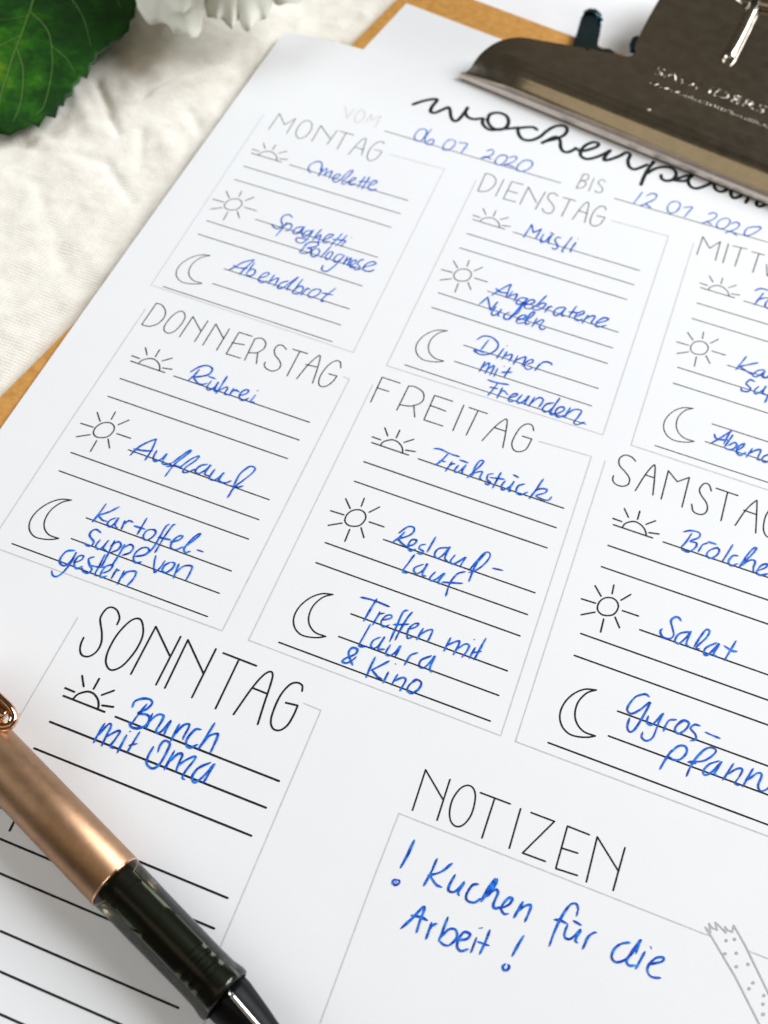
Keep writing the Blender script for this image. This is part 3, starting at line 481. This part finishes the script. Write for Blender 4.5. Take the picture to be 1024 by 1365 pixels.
S:handwriting|S15050 2021 15198 1922 15408 1897 15430 2026 15258 2207 15402 2202 15403 2338 15276 2510 15110 2512;S15247 1980 15174 2241 15080 2481;S15529 2244 15493 2421;S15514 2348 15551 2196 15666 2095;S15906 2117 15736 2284 15698 2435 15803 2484 15936 2317 15944 2172 15837 2156;P15651 2063 15854 2057;S16228 1909 16144 2227 16071 2482;S16403 2170 16277 2221 16215 2413 16298 2497 16432 2378;S16481 2476 16591 2098 16702 1836 16772 1802 16708 1997 16509 2384;S16533 2391 16675 2188 16803 2157 16795 2364 16827 2468;S16922 2377 17063 2239 17098 2129 16969 2208 16888 2433 16985 2484 17141 2383;S17213 2205 17184 2482;S17207 2356 17305 2226 17419 2191 17395 2449;S15490 4348 15425 4289 15341 4303 15272 4426 15344 4596 15406 4744 15344 4873 15189 4895 15106 4791 15123 4695;S15725 4537 15517 4675 15462 4879 15559 4913 15677 4719 15751 4517 15718 4850 15812 4910;S15895 4876 15973 4591 16062 4352 16149 4352 16112 4535 15972 4796 15948 4884 16028 4862;S16356 4574 16150 4788 16140 4948 16227 4937 16342 4721 16410 4587 16341 4867 16429 4904;S16752 4361 16686 4622 16596 4934;S16520 4582 16710 4637 16825 4615;S15229 6395 15122 6368 14951 6496 14853 6718 14844 6867 14946 6912 15097 6762 15265 6518 15169 6977 15087 7241 15003 7319 14931 7228 14930 7018;S15298 6822 15303 6969 15402 7005 15493 6858 15588 6658 15543 6896 15499 7247 15386 7379 15276 7344 15267 7219;S15699 6857 15682 7042;S15684 6974 15739 6760 15887 6684;S16060 6624 15930 6788 15908 6930 16010 6965 16127 6804 16159 6661 16042 6636 15948 6718;S16399 6629 16279 6645 16217 6763 16334 6851 16368 6957 16261 7034;S16525 6726 16678 6737 16855 6746;S15942 7366 15841 7678 15790 7882;S15913 7455 16050 7244 16189 7194 16245 7303 16163 7491 16020 7573 15923 7538;S16346 7821 16387 7592 16486 7294 16647 7048 16803 7017 16804 7126 16620 7358 16319 7499;S16307 7503 16483 7473;S16938 7233 16747 7386 16657 7580 16718 7641 16850 7504 16979 7239 16895 7529 16971 7567;S17228 7175 17084 7616;S17160 7450 17324 7258 17430 7246 17388 7433 17336 7581 17419 7603;S17637 7131 17498 7601;S17573 7424 17733 7204 17833 7203 17799 7462 17873 7551 17969 7484 18057 7353;S18072 7440 18190 7318 18194 7223 18089 7306 18060 7486 18147 7536 18251 7453
N:handwriting|S11490 11097 11462 11350 11417 11706;S11495 11111 11478 11352 11424 11680;S11438 11933 11372 11966 11375 12025 11440 12045 11490 11988 11478 11936 11411 11944;S11416 11979 11453 11995;S12033 11271 12008 11561 11956 11857;S12341 11252 12180 11494 11970 11640;S11988 11614 12169 11744 12297 11755;S12464 11434 12420 11685 12458 11772 12570 11728 12674 11515 12627 11725 12665 11781;S12951 11438 12844 11502 12789 11711 12840 11810 12977 11794 13073 11676;S13224 11215 13140 11463 13099 11733;S13105 11715 13185 11483 13253 11231 13264 11340 13183 11596;S13148 11610 13282 11423 13354 11456 13334 11687 13384 11749 13497 11683;S13513 11699 13619 11584 13654 11470 13590 11462 13522 11577 13499 11715 13578 11784 13660 11753;S13861 11435 13777 11788;S13811 11650 13903 11512 14005 11443 14030 11492 14018 11644 13998 11780;S11809 12755 11962 12472 12072 12239 12113 12268 12103 12490 12111 12715;S11911 12455 12097 12420 12235 12432;S12323 12431 12320 12760;S12327 12585 12350 12486 12422 12419;S12584 12225 12573 12472 12557 12701;S12565 12637 12674 12434 12803 12399 12863 12523 12779 12687 12672 12728 12565 12691;S12896 12553 13047 12474 13077 12369 12958 12375 12905 12524 12914 12664 13007 12717 13127 12635;P13213 12381 13196 12676;P13210 12206 13267 12173;S13413 12157 13397 12390 13359 12645;P13257 12447 13478 12433;S14051 12024 13994 12232 13946 12456;S13864 12628 13837 12697 13874 12743 13938 12711 13947 12645 13911 12624;S14918 11206 14867 11114 14797 11108 14724 11188 14650 11401 14587 11717 14560 12033;S14521 11535 14641 11507 14775 11514;S14905 11199 14911 11319;S14789 11523 14775 11717 14830 11782 14930 11737 15045 11541 15005 11737 15053 11779;P14873 11418 15046 11446;S15214 11613 15176 11850;S15187 11721 15226 11587 15296 11495 15352 11466;S16001 11409 15843 11494 15738 11652 15738 11801 15848 11841 16002 11718 16096 11497 16183 11285 16104 11530 16018 11740 16080 11812 16190 11766;S16156 11563 16171 11343 16186 11283;P16310 11462 16212 11828;P16391 11334 16414 11369;S16439 11657 16654 11518 16662 11441 16538 11495 16438 11650 16430 11776 16521 11853 16694 11811
N:tape_drawing|P17422 10724 17318 10610 17431 10664 17372 10515 17435 10569 17541 10576 17481 10451 17563 10482 17712 10567 17677 10461 17725 10500 17828 10506 17832 10373;P17415 10690 18029 11277 18608 11928 18794 12128;P17832 10373 18115 10662 18675 11334 18931 11632;C17734 10695 17753 10688 17757 10709 17738 10716;C17882 10613 17901 10606 17905 10627 17886 10634;C17758 10939 17776 10932 17780 10950 17761 10957;C17964 10849 17982 10842 17986 10862 17968 10870;C18005 11088 18027 11080 18030 11101 18009 11109;C18210 10966 18232 10957 18235 10978 18214 10986;C18358 11255 18379 11247 18383 11267 18362 11275;C18305 11383 18326 11375 18330 11396 18309 11404;C18592 11401 18610 11394 18613 11412 18595 11419;C18604 11554 18622 11547 18625 11565 18607 11572;C18631 11725 18654 11716 18658 11738 18635 11747
N:frame|P10986 14790 10996 12006 11024 10719 17276 10736 17422 10729;P18180 10732 18567 10732 19066 10730
M:frame|P-51 -7570 9 -26 5830 12 5778 -7499;P4089 -7427 5791 -7496
D:frame|P6790 -7443 6779 75 12553 19 12582 -7499;P10909 -7445 12576 -7496
T:frame|P263 784 253 4677 270 8448 6040 8401 6059 860;P5895 850 6058 860
F:frame|P6674 796 6663 8391 12464 8416 12451 765;P11115 828 12453 763
Z:frame|P8343 9280 8742 9292 8750 14299;P2991 9293 2991 10687 3001 14145
W:frame|P13313 -7496 13288 50
S:frame|P12802 757 12791 8426
"""
INKDATA = {}
for ln in DATA.strip().splitlines():
    head, body = ln.split('|', 1)
    sec, prt = head.split(':')
    L = INKDATA.setdefault((sec, prt), [])
    for st_ in body.split(';'):
        k = st_[0]; q = st_[1:].split()
        L.append((k, [(int(q[i])/100, int(q[i+1])/100) for i in range(0, len(q), 2)]))

def ribbon(bm, pts, width, lift, taper=0.0, vary=0.0, seed=0, ramp_z=0.0, step=4.0):
    # resample
    out = [pts[0]]
    for a, b in zip(pts, pts[1:]):
        d = math.hypot(b[0]-a[0], b[1]-a[1])
        n = max(1, int(d/step))
        for k in range(1, n+1): out.append((a[0]+(b[0]-a[0])*k/n, a[1]+(b[1]-a[1])*k/n))
    pts = [out[0]] + [q for p_, q in zip(out, out[1:]) if math.hypot(q[0]-p_[0], q[1]-p_[1]) > 1e-4]
    n = len(pts)
    if n < 2: pts = [pts[0], (pts[0][0]+.05, pts[0][1]+.02)]; n = 2
    cum = [0]
    for a, b in zip(pts, pts[1:]): cum.append(cum[-1] + math.hypot(b[0]-a[0], b[1]-a[1]))
    tot = cum[-1]
    Ls = []; Rs = []
    for i in range(n):
        a = pts[max(0, i-1)]; b = pts[min(n-1, i+1)]
        dx, dy = b[0]-a[0], b[1]-a[1]; l = math.hypot(dx, dy) or 1e-6
        nxx, nyy = -dy/l, dx/l
        k = 1.0
        if 0 < i < n-1:
            e1 = (pts[i][0]-a[0], pts[i][1]-a[1]); l1 = math.hypot(*e1) or 1e-6
            c = abs(-nyy*0 + (nxx*(-e1[1]/l1) + nyy*(e1[0]/l1)))
            k = min(1.5, 1/max(c, .5))
        w = width/2*k
        if vary: w *= 1 + vary*noise.noise(Vector((cum[i]*.55, seed*3.7, 1.3)))*1.6
        if taper:
            e = min(cum[i], tot-cum[i]); w *= min(1, .45 + .55*e/taper)
        z = lift + ramp_z*(cum[i]/max(tot, 1e-6))
        x, y = pts[i]
        for sgn, S_ in ((1, Ls), (-1, Rs)):
            xx, yy = x + sgn*nxx*w, y + sgn*nyy*w
            S_.append(bm.verts.new(W(xx, yy, zpaper(xx, yy) + z)))
    for i in range(n-1):
        try: bm.faces.new((Ls[i], Rs[i], Rs[i+1], Ls[i+1]))
        except ValueError: pass
    # round caps
    for (i, j) in ((0, 1), (n-1, n-2)):
        dx, dy = pts[i][0]-pts[j][0], pts[i][1]-pts[j][1]; l = math.hypot(dx, dy) or 1e-6
        dx, dy = dx/l, dy/l
        wl = (Ls[i].co - Rs[i].co).length/MM/2
        base = math.atan2(dy, dx)
        arc = []
        for k in range(1, 4):
            a = base + math.pi/2 - math.pi*k/4
            xx, yy = pts[i][0] + wl*math.cos(a), pts[i][1] + wl*math.sin(a)
            z = lift + (ramp_z if i else 0)
            arc.append(bm.verts.new(W(xx, yy, zpaper(xx, yy) + z)))
        s0, s1 = (Ls[i], Rs[i])
        # order: side at base+90 first
        ax, ay = math.cos(base + math.pi/2), math.sin(base + math.pi/2)
        pl = Vector(W(pts[i][0] + ax*wl, pts[i][1] + ay*wl, 0)); 
        d0 = (Vector((s0.co.x, s0.co.y, 0)) - pl).length; d1 = (Vector((s1.co.x, s1.co.y, 0)) - pl).length
        first, last = (s0, s1) if d0 < d1 else (s1, s0)
        try: bm.faces.new([first] + arc + [last])
        except ValueError: pass

def draw(name, strokes, width, mat, parent, lift=.05, hand=False):
    bm = bmesh.new()
    for i, (k, pts) in enumerate(strokes):
        pp = catmull(pts, False, 7) if k == 'S' else catmull(pts, True, 6) if k == 'C' else pts
        if hand:
            pp = [(x + .03*noise.noise(Vector((x*.9, y*.9, i))), y + .03*noise.noise(Vector((x*.9, y*.9, i+40)))) for x, y in pp]
            ribbon(bm, pp, width*(1 + .10*noise.noise(Vector((i*1.7, 2.2, len(pts))))), lift + .003*(i % 12), .45, .24, i, .0025, .35)
        elif k == 'P' and len(pp) > 2:
            for q0, q1 in zip(pp, pp[1:]): ribbon(bm, [q0, q1], width, lift + .002*(i % 3)); lift += .0012
        else: ribbon(bm, pp, width, lift + .0015*(i % 7), 0, .05, i, .001)
    for fce in bm.faces:
        fce.normal_update()
        if fce.normal.z < 0: fce.normal_flip()
    me = bpy.data.meshes.new(name); bm.to_mesh(me); bm.free()
    o = link(name, me, parent, mat)
    return o

TX0 = [18.42, 6.45, 6.35, 18.45, 6.25, 6.3, 18.4, 17.9, 6.3]
TX1 = [55.4, 55.15, 54.7, 55.3, 55.25, 55.2, 55.0, 54.9, 54.95]
TY = [-59.1, -53.2, -47.1, -34.75, -28.85, -23.2, -14.2, -8.1, -1.95]
BOX = dict(M=(0.00, 0.00), D=(67.80, 0.53), W=(132.95, 0.45), T=(2.63, 84.18), F=(66.68, 83.87), S=(127.94, 84.21), Z=(29.65, 168.60))
OFF = dict(M=(-3.0, .9), D=(-2.05, .1), T=(-1.6, -.1), S=(.2, -.35), W=(-.7, -.23), F=(0, 0), Z=(.15, .45))
NAMES = dict(M='monday', D='tuesday', W='wednesday', T='thursday', F='friday', S='saturday', Z='sunday')
def shift(strokes, dx, dy): return [(k, [(x+dx, y+dy) for x, y in q]) for k, q in strokes]
LW = dict(M=.23, D=.25, W=.26, T=.31, F=.35, S=.37, Z=.44)
HW = dict(M=.20, D=.23, W=.27, T=.27, F=.29, S=.33, Z=.41)
for b in 'MDWTFSZ':
    fr = draw('day_box', INKDATA[(b, 'frame')], .22 if b == 'M' else .27, GREY_PRINT, planner, .030)
    if b in 'WS':   # the rest of the box runs on beyond the picture
        bx, by = BOX[b]
        bm = bmesh.new(); bm.from_mesh(fr.data)
        ribbon(bm, [(bx, by), (bx+57.9, by)], .30, .034); ribbon(bm, [(bx+57.9, by), (bx+57.9, by-75.7)], .30, .036)
        bm.to_mesh(fr.data); bm.free()
    if b == 'Z':
        bx, by = BOX[b]
        bm = bmesh.new(); bm.from_mesh(fr.data)
        for q0, q1 in (((29.6, 116.5), (29.6, 168.9)), ((29.6, 168.9), (90.3, 168.9)), ((90.3, 168.9), (90.3, 150))): ribbon(bm, [q0, q1], .27, .031)
        bm.to_mesh(fr.data); bm.free()
    ox, oy = BOX[b][0] + OFF[b][0], BOX[b][1] + OFF[b][1]
    draw('heading', INKDATA[(b, 'heading')], HW[b], PRINT, fr, .055)
    draw('ruled_lines', [('P', [(ox+TX0[i], oy+TY[i]), (ox+TX1[i], oy+TY[i])]) for i in range(9)], LW[b], PRINT, fr, .045)
    dx, dy = ox - BOX['F'][0], oy - BOX['F'][1]
    for ic in ('sunrise_icon', 'sun_icon', 'moon_icon'):
        draw(ic, shift(INKDATA[('F', ic)], dx, dy), LW[b]*.98, PRINT, fr, .06)
    draw('handwriting', INKDATA[(b, 'handwriting')], dict(M=.36, D=.42, W=.43, T=.42, F=.42, S=.43, Z=.47)[b], INK, fr, .09, True)
nb = draw('notes_box', INKDATA[('N', 'frame')], .27, GREY_PRINT, planner, .030)
draw('heading', INKDATA[('N', 'heading')], .33, PRINT, nb, .055)
draw('tape_drawing', INKDATA[('N', 'tape_drawing')], .34, TAPE_PRINT, nb, .045)
draw('handwriting', INKDATA[('N', 'handwriting')], .45, INK, nb, .09, True)
ttl = draw('title_lettering', INKDATA[('X', 'title')], 1.13, TITLE_PRINT, planner, .06)
dl = draw('date_line', INKDATA[('X', 'date_line')], .30, SOFT_PRINT, planner, .045)
draw('from_label', INKDATA[('X', 'from_label')], .24, GREY_PRINT, dl, .05)
draw('until_label', INKDATA[('X', 'until_label')], .26, SOFT_PRINT, dl, .05)
draw('start_date', INKDATA[('X', 'start_date')], .36, INK, dl, .09, True)
draw('end_date', INKDATA[('X', 'end_date')], .36, INK, dl, .09, True)

# ------------------------------------------------------------------ pen
PJ = Vector(W(65.22, 139.95, 5.75)); PE = Vector(W(92.24, 150.14, 5.25)); PF = Vector(W(33.73, 127.92, 6.35))
pen = empty('fountain_pen', (PJ.x, PJ.y, 0))
tag(pen, 'fountain pen with matt copper barrel and smoky see-through grip lying across the page', 'pen')
PINV = Matrix.Translation(Vector(pen.location)).inverted()
def ppart(name, me, mat, parent=None):
    o = link(name, me, parent or pen, mat); o.matrix_parent_inverse = PINV if parent is None else Matrix.Identity(4); return o
ax = (PE - PJ).normalized(); bx_ = (PF - PJ).normalized()
def lathe(prof, origin, d, seg=48, flat=None, caps=True):
    bm = bmesh.new(); rings = []
    s = d.cross(Vector((0, 0, 1))).normalized(); t = s.cross(d).normalized()
    for (a, r) in prof:
        ring = []
        for k in range(seg):
            th = 2*math.pi*k/seg; rr_ = r
            if flat: rr_ = r*flat(th, a)
            ring.append(bm.verts.new(origin + d*(a*MM) + s*(rr_*MM*math.cos(th)) + t*(rr_*MM*math.sin(th))))
        rings.append(ring)
    for A_, B_ in zip(rings, rings[1:]):
        for k in range(seg): bm.faces.new((A_[k], A_[(k+1) % seg], B_[(k+1) % seg], B_[k]))
    if caps: bm.faces.new(rings[0]); bm.faces.new(rings[-1])
    return bm
R0 = 5.55
barrel = ppart('barrel', bm_mesh('barrel', lathe([(0.0, 5.0), (0.0, R0-.12), (.15, R0), (20, R0+.03), (45, R0), (66, 5.3), (67.5, 4.9), (68, 3)], PJ, bx_, 64), True), COPPER)
# thin bright lip of the barrel
bm = lathe([(-.10, R0-.5), (-.22, R0-.15), (-.10, R0+.03), (.12, R0+.03), (.14, R0-.4)], PJ, bx_, 64, None, False)
ppart('barrel_lip', bm_mesh('barrel_lip', bm, True), GOLD)
def tri(th, a):                      # three soft finger flats on the grip
    k = min(1, max(0, (a-2)/6)); c = math.cos(3*(th - math.radians(95)))
    return 1 + .035*k*c
gl = (PE - PJ).length/MM
g_out = [(.25, 5.25), (.6, 5.35), (2.5, 5.30), (8, 5.22), (16, 5.12), (gl-6, 5.02), (gl-2.5, 5.10), (gl-.6, 5.45), (gl+.3, 5.35), (gl+.5, 4.9)]
bm = lathe(g_out, PJ, ax, 60, tri, False)
grip = ppart('grip', bm_mesh('grip', bm, True), SMOKE)
bm = lathe([(.4, 0.5), (.4, 3.4), (3.5, 3.4), (3.6, 3.1), (11.0, 3.1), (11.1, 3.5), (19.8, 3.5), (20.0, 3.0), (21.0, 3.0), (21.2, 3.6), (22.0, 3.6), (22.2, 3.0), (23.0, 3.0), (23.2, 3.6), (24.0, 3.6), (24.2, 3.0), (25.2, 3.0), (25.4, 3.7), (gl-.5, 3.7), (gl+.6, 3.5), (gl+.6, .5)], PJ, ax, 48)
ppart('ink_cartridge', bm_mesh('ink_cartridge', bm, False), BLACK_MATT)
def nibflat(th, a): return 1.0 - .10*abs(math.sin(th))
bm = lathe([(gl+.2, 1), (gl+.2, 4.5), (gl+2, 4.45), (gl+7, 3.7), (gl+14, 2.5), (gl+20, 1.3), (gl+21, .6)], PJ, ax, 48, nibflat)
ppart('nib_feed', bm_mesh('nib_feed', bm, True), BLACK_PLASTIC)
# steel nib riding on top of the feed
s_ = ax.cross(Vector((0, 0, 1))).normalized(); t_ = s_.cross(ax).normalized()
bm = bmesh.new(); prev = None
for i in range(25):
    a = gl + .8 + 23*i/24; k = i/24
    hw = 62*(1-k**1.6)+3; r = interp(a-gl, [.2, 2, 7, 14, 20, 24], [4.72, 4.66, 3.95, 2.75, 1.55, .9])
    row = []
    for j in range(11):
        th = math.radians(108 + hw*(j-5)/5*.55)
        row.append(bm.verts.new(PJ + ax*(a*MM) + s_*(r*MM*math.cos(th)) + t_*(r*MM*math.sin(th))))
    if prev:
        for j in range(10): bm.faces.new((prev[j], prev[j+1], row[j+1], row[j]))
    prev = row
nibm = bm_mesh('nib', bm, True)
nib = ppart('nib', nibm, BLACK_PLASTIC)
so = nib.modifiers.new('thickness', 'SOLIDIFY'); so.thickness = .00025
bm = bmesh.new()
def nibpt(a, deg):
    r = interp(a-gl, [.2, 2, 7, 14, 20, 24], [4.74, 4.68, 3.97, 2.77, 1.57, .92]); th = math.radians(deg)
    return PJ + ax*(a*MM) + s_*((r+.12)*MM*math.cos(th)) + t_*((r+.12)*MM*math.sin(th))
tube(bm, [nibpt(gl+.8+i*1.3, 98 - i*.6) for i in range(14)], [.45*MM]*14, 10)
ppart('nib_edge_highlight', bm_mesh('nib_edge_highlight', bm, True), NIB_GLINT)  # bright tube standing in for the highlight along the nib
# polished clip end of the posted cap, lying along the barrel
bm = bmesh.new()
loop = catmull([(8, 108.4), (22, 115.3), (28.6, 117.6), (31.6, 118.7), (33.2, 120.2), (32.9, 121.9), (30.6, 122.6), (25, 120.4), (8, 113.8)], False, 8)
tube(bm, [W(x, y, 10.9 - .9*max(0, (x-26)/7)**2) for x, y in loop], .95*MM, 16)
ppart('cap_clip', bm_mesh('cap_clip', bm, True), GOLD)
bm = bmesh.new()
ins = catmull([(8, 111), (22, 117.6), (29, 120.0), (31.4, 120.4)], False, 8)
tube(bm, [W(x, y, 10.6 - .9*max(0, (x-26)/7)**2) for x, y in ins], 1.3*MM, 12)
ppart('cap_clip_plate', bm_mesh('cap_clip_plate', bm, True), GOLD)

# ------------------------------------------------------------------ leaf
LO = [(-59.0, -105.2), (-55.2, -100.5), (-53.2, -95.0), (-53.6, -92.8), (-51.7, -88.6), (-52.3, -85.9), (-52.5, -83.7), (-53.7, -81.1), (-53.2, -79.3), (-54.3, -78.0), (-54.1, -76.1), (-55.2, -74.4), (-54.0, -71.4), (-54.8, -69.5), (-53.6, -64.6), (-55.4, -64.5), (-54.8, -62.1), (-55.5, -59.9), (-54.4, -57.0), (-55.7, -55.2), (-55.2, -52.5), (-56.3, -52.0), (-55.5, -47.9), (-58.0, -47.1), (-58.2, -42.7), (-60.4, -42.8), (-61.2, -40.6), (-62.8, -39.2), (-63.9, -36.2), (-65.6, -35.8)]
rest = [(-74, -34), (-84, -39), (-93, -47), (-100, -58), (-105, -72), (-107, -88), (-106, -104), (-100, -118), (-93, -130), (-86, -142), (-79, -146), (-72, -138), (-66, -126), (-61, -113)]
def jag(pts):
    out = []
    for i, (a, b) in enumerate(zip(pts, pts[1:])):
        for k in range(5):
            t = k/5; x = a[0]+(b[0]-a[0])*t; y = a[1]+(b[1]-a[1])*t
            out.append((x + (.9 if k % 2 else -.2)*(.5 if x < -85 else -.5), y + (.5 if k % 2 else 0)))
    return out
outline = LO + jag([LO[-1]] + rest + [LO[0]])[1:]
LC = (-79, -86)
def zleaf(x, y):
    # raised midrib side, dipping towards the edges; puckered between the veins
    e = (x + 80)*.92 + (y + 84)*.38
    z = 7.4 - .0035*e*e - .0018*(y+80)**2
    z += .55*noise.noise(Vector((x*.10, y*.10, 7))) + .25*noise.noise(Vector((x*.25, y*.25, 2)))
    return z
leaf = empty('green_leaf', W(-79, -86, 0))
tag(leaf, 'dark green leaf with saw-toothed edge and yellowish tip lying on the linen cloth', 'leaf')
LINV = Matrix.Translation(Vector(leaf.location)).inverted()
bm = bmesh.new(); NR = 22; rings = []
for q in range(1, NR+1):
    k = q/NR
    ring = []
    for x, y in outline:
        # inner rings smoothed toward a rounder shape
        xx = LC[0] + (x-LC[0])*k; yy = LC[1] + (y-LC[1])*k
        ring.append(bm.verts.new(W(xx, yy, zleaf(xx, yy))))
    rings.append(ring)
c0 = bm.verts.new(W(*LC, zleaf(*LC)))
n = len(outline)
for k in range(n): bm.faces.new((c0, rings[0][k], rings[0][(k+1) % n]))
for A_, B_ in zip(rings, rings[1:]):
    for k in range(n): bm.faces.new((A_[k], B_[k], B_[(k+1) % n], A_[(k+1) % n]))
lm = bm_mesh('leaf_blade', bm, True)
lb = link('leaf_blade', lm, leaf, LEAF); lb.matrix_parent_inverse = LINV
lm.materials.append(EDGE)
for pl in lm.polygons:                 # dry yellow rim along the lower teeth
    c = pl.center; x, y = c.x/MM, -c.y/MM
    d = min(math.hypot(x-a, y-b) for a, b in LO)
    if d < .55 + .5*noise.noise(Vector((x*.4, y*.4, 1))) and y > -72: pl.material_index = 1
so = lb.modifiers.new('thickness', 'SOLIDIFY'); so.thickness = .00035
VEINS = [[(-95, -134), (-88, -108), (-84.4, -88.8), (-81.2, -79.7), (-78.5, -70.7), (-75.8, -60), (-72, -46), (-68, -37)],
         [(-80.9, -78.4), (-84, -75.6), (-87.9, -73.3), (-94, -66), (-99, -58)], [(-81.6, -81.1), (-72.9, -76), (-68.4, -70.6), (-63.6, -61.8), (-60, -50.4), (-60.4, -45.0)],
         [(-86.5, -98), (-76, -94), (-66, -86), (-58, -76)], [(-78.4, -70), (-82, -62), (-85, -52), (-84, -43)], [(-77, -65), (-71, -58), (-66.4, -48), (-65, -40)],
         [(-89, -110), (-78, -110), (-67, -104), (-58, -96)], [(-87.5, -102), (-96, -94), (-103, -84)], [(-68.4, -70.6), (-62, -68), (-57, -64)]]
for i, vn in enumerate(VEINS):
    bm = bmesh.new(); pp = catmull(vn, False, 8); m_ = len(pp)
    tube(bm, [W(x, y, zleaf(x, y) + .10) for x, y in pp], [(.34 if i == 0 else .22)*MM*(1-.6*k/m_) for k in range(m_)], 8)
    o = link('leaf_vein', bm_mesh('leaf_vein', bm, True), leaf, VEIN); o.matrix_parent_inverse = LINV

# ------------------------------------------------------------------ white flower
flower = empty('white_flower', W(-30, -125, 0))
tag(flower, 'white flower head with ruffled petals lying on the cloth beside the leaf', 'flower')
FINV = Matrix.Translation(Vector(flower.location)).inverted()
def petal(front, root, z0, z1, th=.35, ruff=1.0, seed=0):
    # front: lower outline seen in the picture; root: where the petal is attached
    fr = catmull(front, False, 4); m_ = len(fr); sm = list(fr)
    for _ in range(40): sm = [sm[0]] + [tuple((sm[i-1][j]+sm[i][j]+sm[i+1][j])/3 for j in (0, 1)) for i in range(1, m_-1)] + [sm[-1]]
    bm = bmesh.new(); rows = []; K = 16
    for k in range(K+1):
        t = k/K; row = []
        for i, (x, y) in enumerate(fr):
            kk = t**6; x = sm[i][0]*(1-kk) + x*kk; y = sm[i][1]*(1-kk) + y*kk
            rx = root[0] + (x-root[0])*.12; ry = root[1] + (y-root[1])*.12
            xx = rx + (x-rx)*t; yy = ry + (y-ry)*t
            z = z1 + (z0-z1)*t**1.3 + 3.0*math.sin(math.pi*min(1, t))*.8 + ruff*t**7*.7*math.sin(i*.45+seed) + 1.2*t*noise.noise(Vector((xx*.12, yy*.12, seed)))
            row.append(bm.verts.new(W(xx, yy, z)))
        rows.append(row)
    for a, b in zip(rows, rows[1:]):
        for i in range(m_-1): bm.faces.new((a[i], a[i+1], b[i+1], b[i]))
    o = link('petal', bm_mesh('petal', bm, True), flower, PETAL); o.matrix_parent_inverse = FINV
    so = o.modifiers.new('thickness', 'SOLIDIFY'); so.thickness = th*MM
    return o
petal([(-53.3, -98.3), (-49.9, -92.3), (-46.7, -89.6), (-43.3, -87.9), (-40.3, -88.5), (-36.8, -87.7), (-34.3, -86.0), (-32.3, -86.1), (-28.7, -85.0), (-27.3, -87.2), (-27.4, -90.4), (-28.6, -94.0), (-30.9, -100.4), (-34.0, -107.4)], (-49.2, -116.7), 11, 17, .35, .8, 0)
petal([(-41.7, -93.5), (-38.8, -90.7), (-35.3, -87.8), (-32.6, -86.7), (-30.9, -87.9), (-30.6, -91.7), (-28.8, -93.7), (-27.8, -95.8), (-29.0, -99.4)], (-41.8, -110.3), 17, 20, .35, .8, 1)
petal([(-34.4, -107.2), (-29.5, -98.5), (-27.0, -98.0), (-25.0, -96.0), (-23.7, -97.5), (-21.3, -96.1), (-18.9, -94.8), (-19.1, -97.5), (-19.6, -100.6), (-15.9, -96.6), (-13.8, -96.8), (-13.6, -100.9), (-13.3, -103.6), (-11.9, -105.0), (-12.5, -109.8), (-14.5, -116.6)], (-34.0, -128.5), 11, 17, .35, .8, 2)
petal([(-16.0, -117.6), (-13.4, -113.6), (-10.5, -112.8), (-8.2, -115.2), (-6.9, -119.2), (-6.9, -121.8)], (-20.9, -134.0), 10, 15, .35, .8, 3)
for i in range(16):
    a = math.radians(i*137.5); rad = 16 + 1.0*i
    cx, cy = -21 + 3*math.cos(a), -127 + 3*math.sin(a)
    fr = []
    for k in range(-5, 6):
        b = a + k*.14; rr2 = rad*(1 - .012*k*k) + (1.2 if k % 2 else 0)
        fr.append((cx + rr2*math.cos(b), min(cy + rr2*math.sin(b)*.9, -100)))
    petal(fr, (cx, cy), 52 - 1.0*i, 40 - .5*i, .35, 1.2, i)
for i in range(11):                    # outer petals hanging below the crown of the flower
    a = math.radians(150 + 26*i); fr = []
    for k in range(-5, 6):
        b = a + k*.055; rr2 = 25*(1 - .01*k*k) + (.8 if k % 2 else 0)
        fr.append((-23 + rr2*math.cos(b), min(-131 + rr2*math.sin(b)*.85, -108)))
    petal(fr, (-23, -131), 20 + 3*(i % 3), 36, .35, 1.0, i+30)
bm = bmesh.new()
bmesh.ops.create_icosphere(bm, subdivisions=3, radius=14*MM, matrix=Matrix.Translation(W(-22, -128, 34)))
o = link('flower_core', bm_mesh('flower_core', bm, True), flower, PETAL); o.matrix_parent_inverse = FINV
bm = bmesh.new()
tube(bm, [W(-22, -128, 30), W(-34, -146, 6), W(-50, -185, 1), W(-60, -215, 0)], [2.2*MM, 2*MM, 2*MM, 2*MM], 12)
o = link('flower_stem', bm_mesh('flower_stem', bm, True), flower, STEM); o.matrix_parent_inverse = FINV
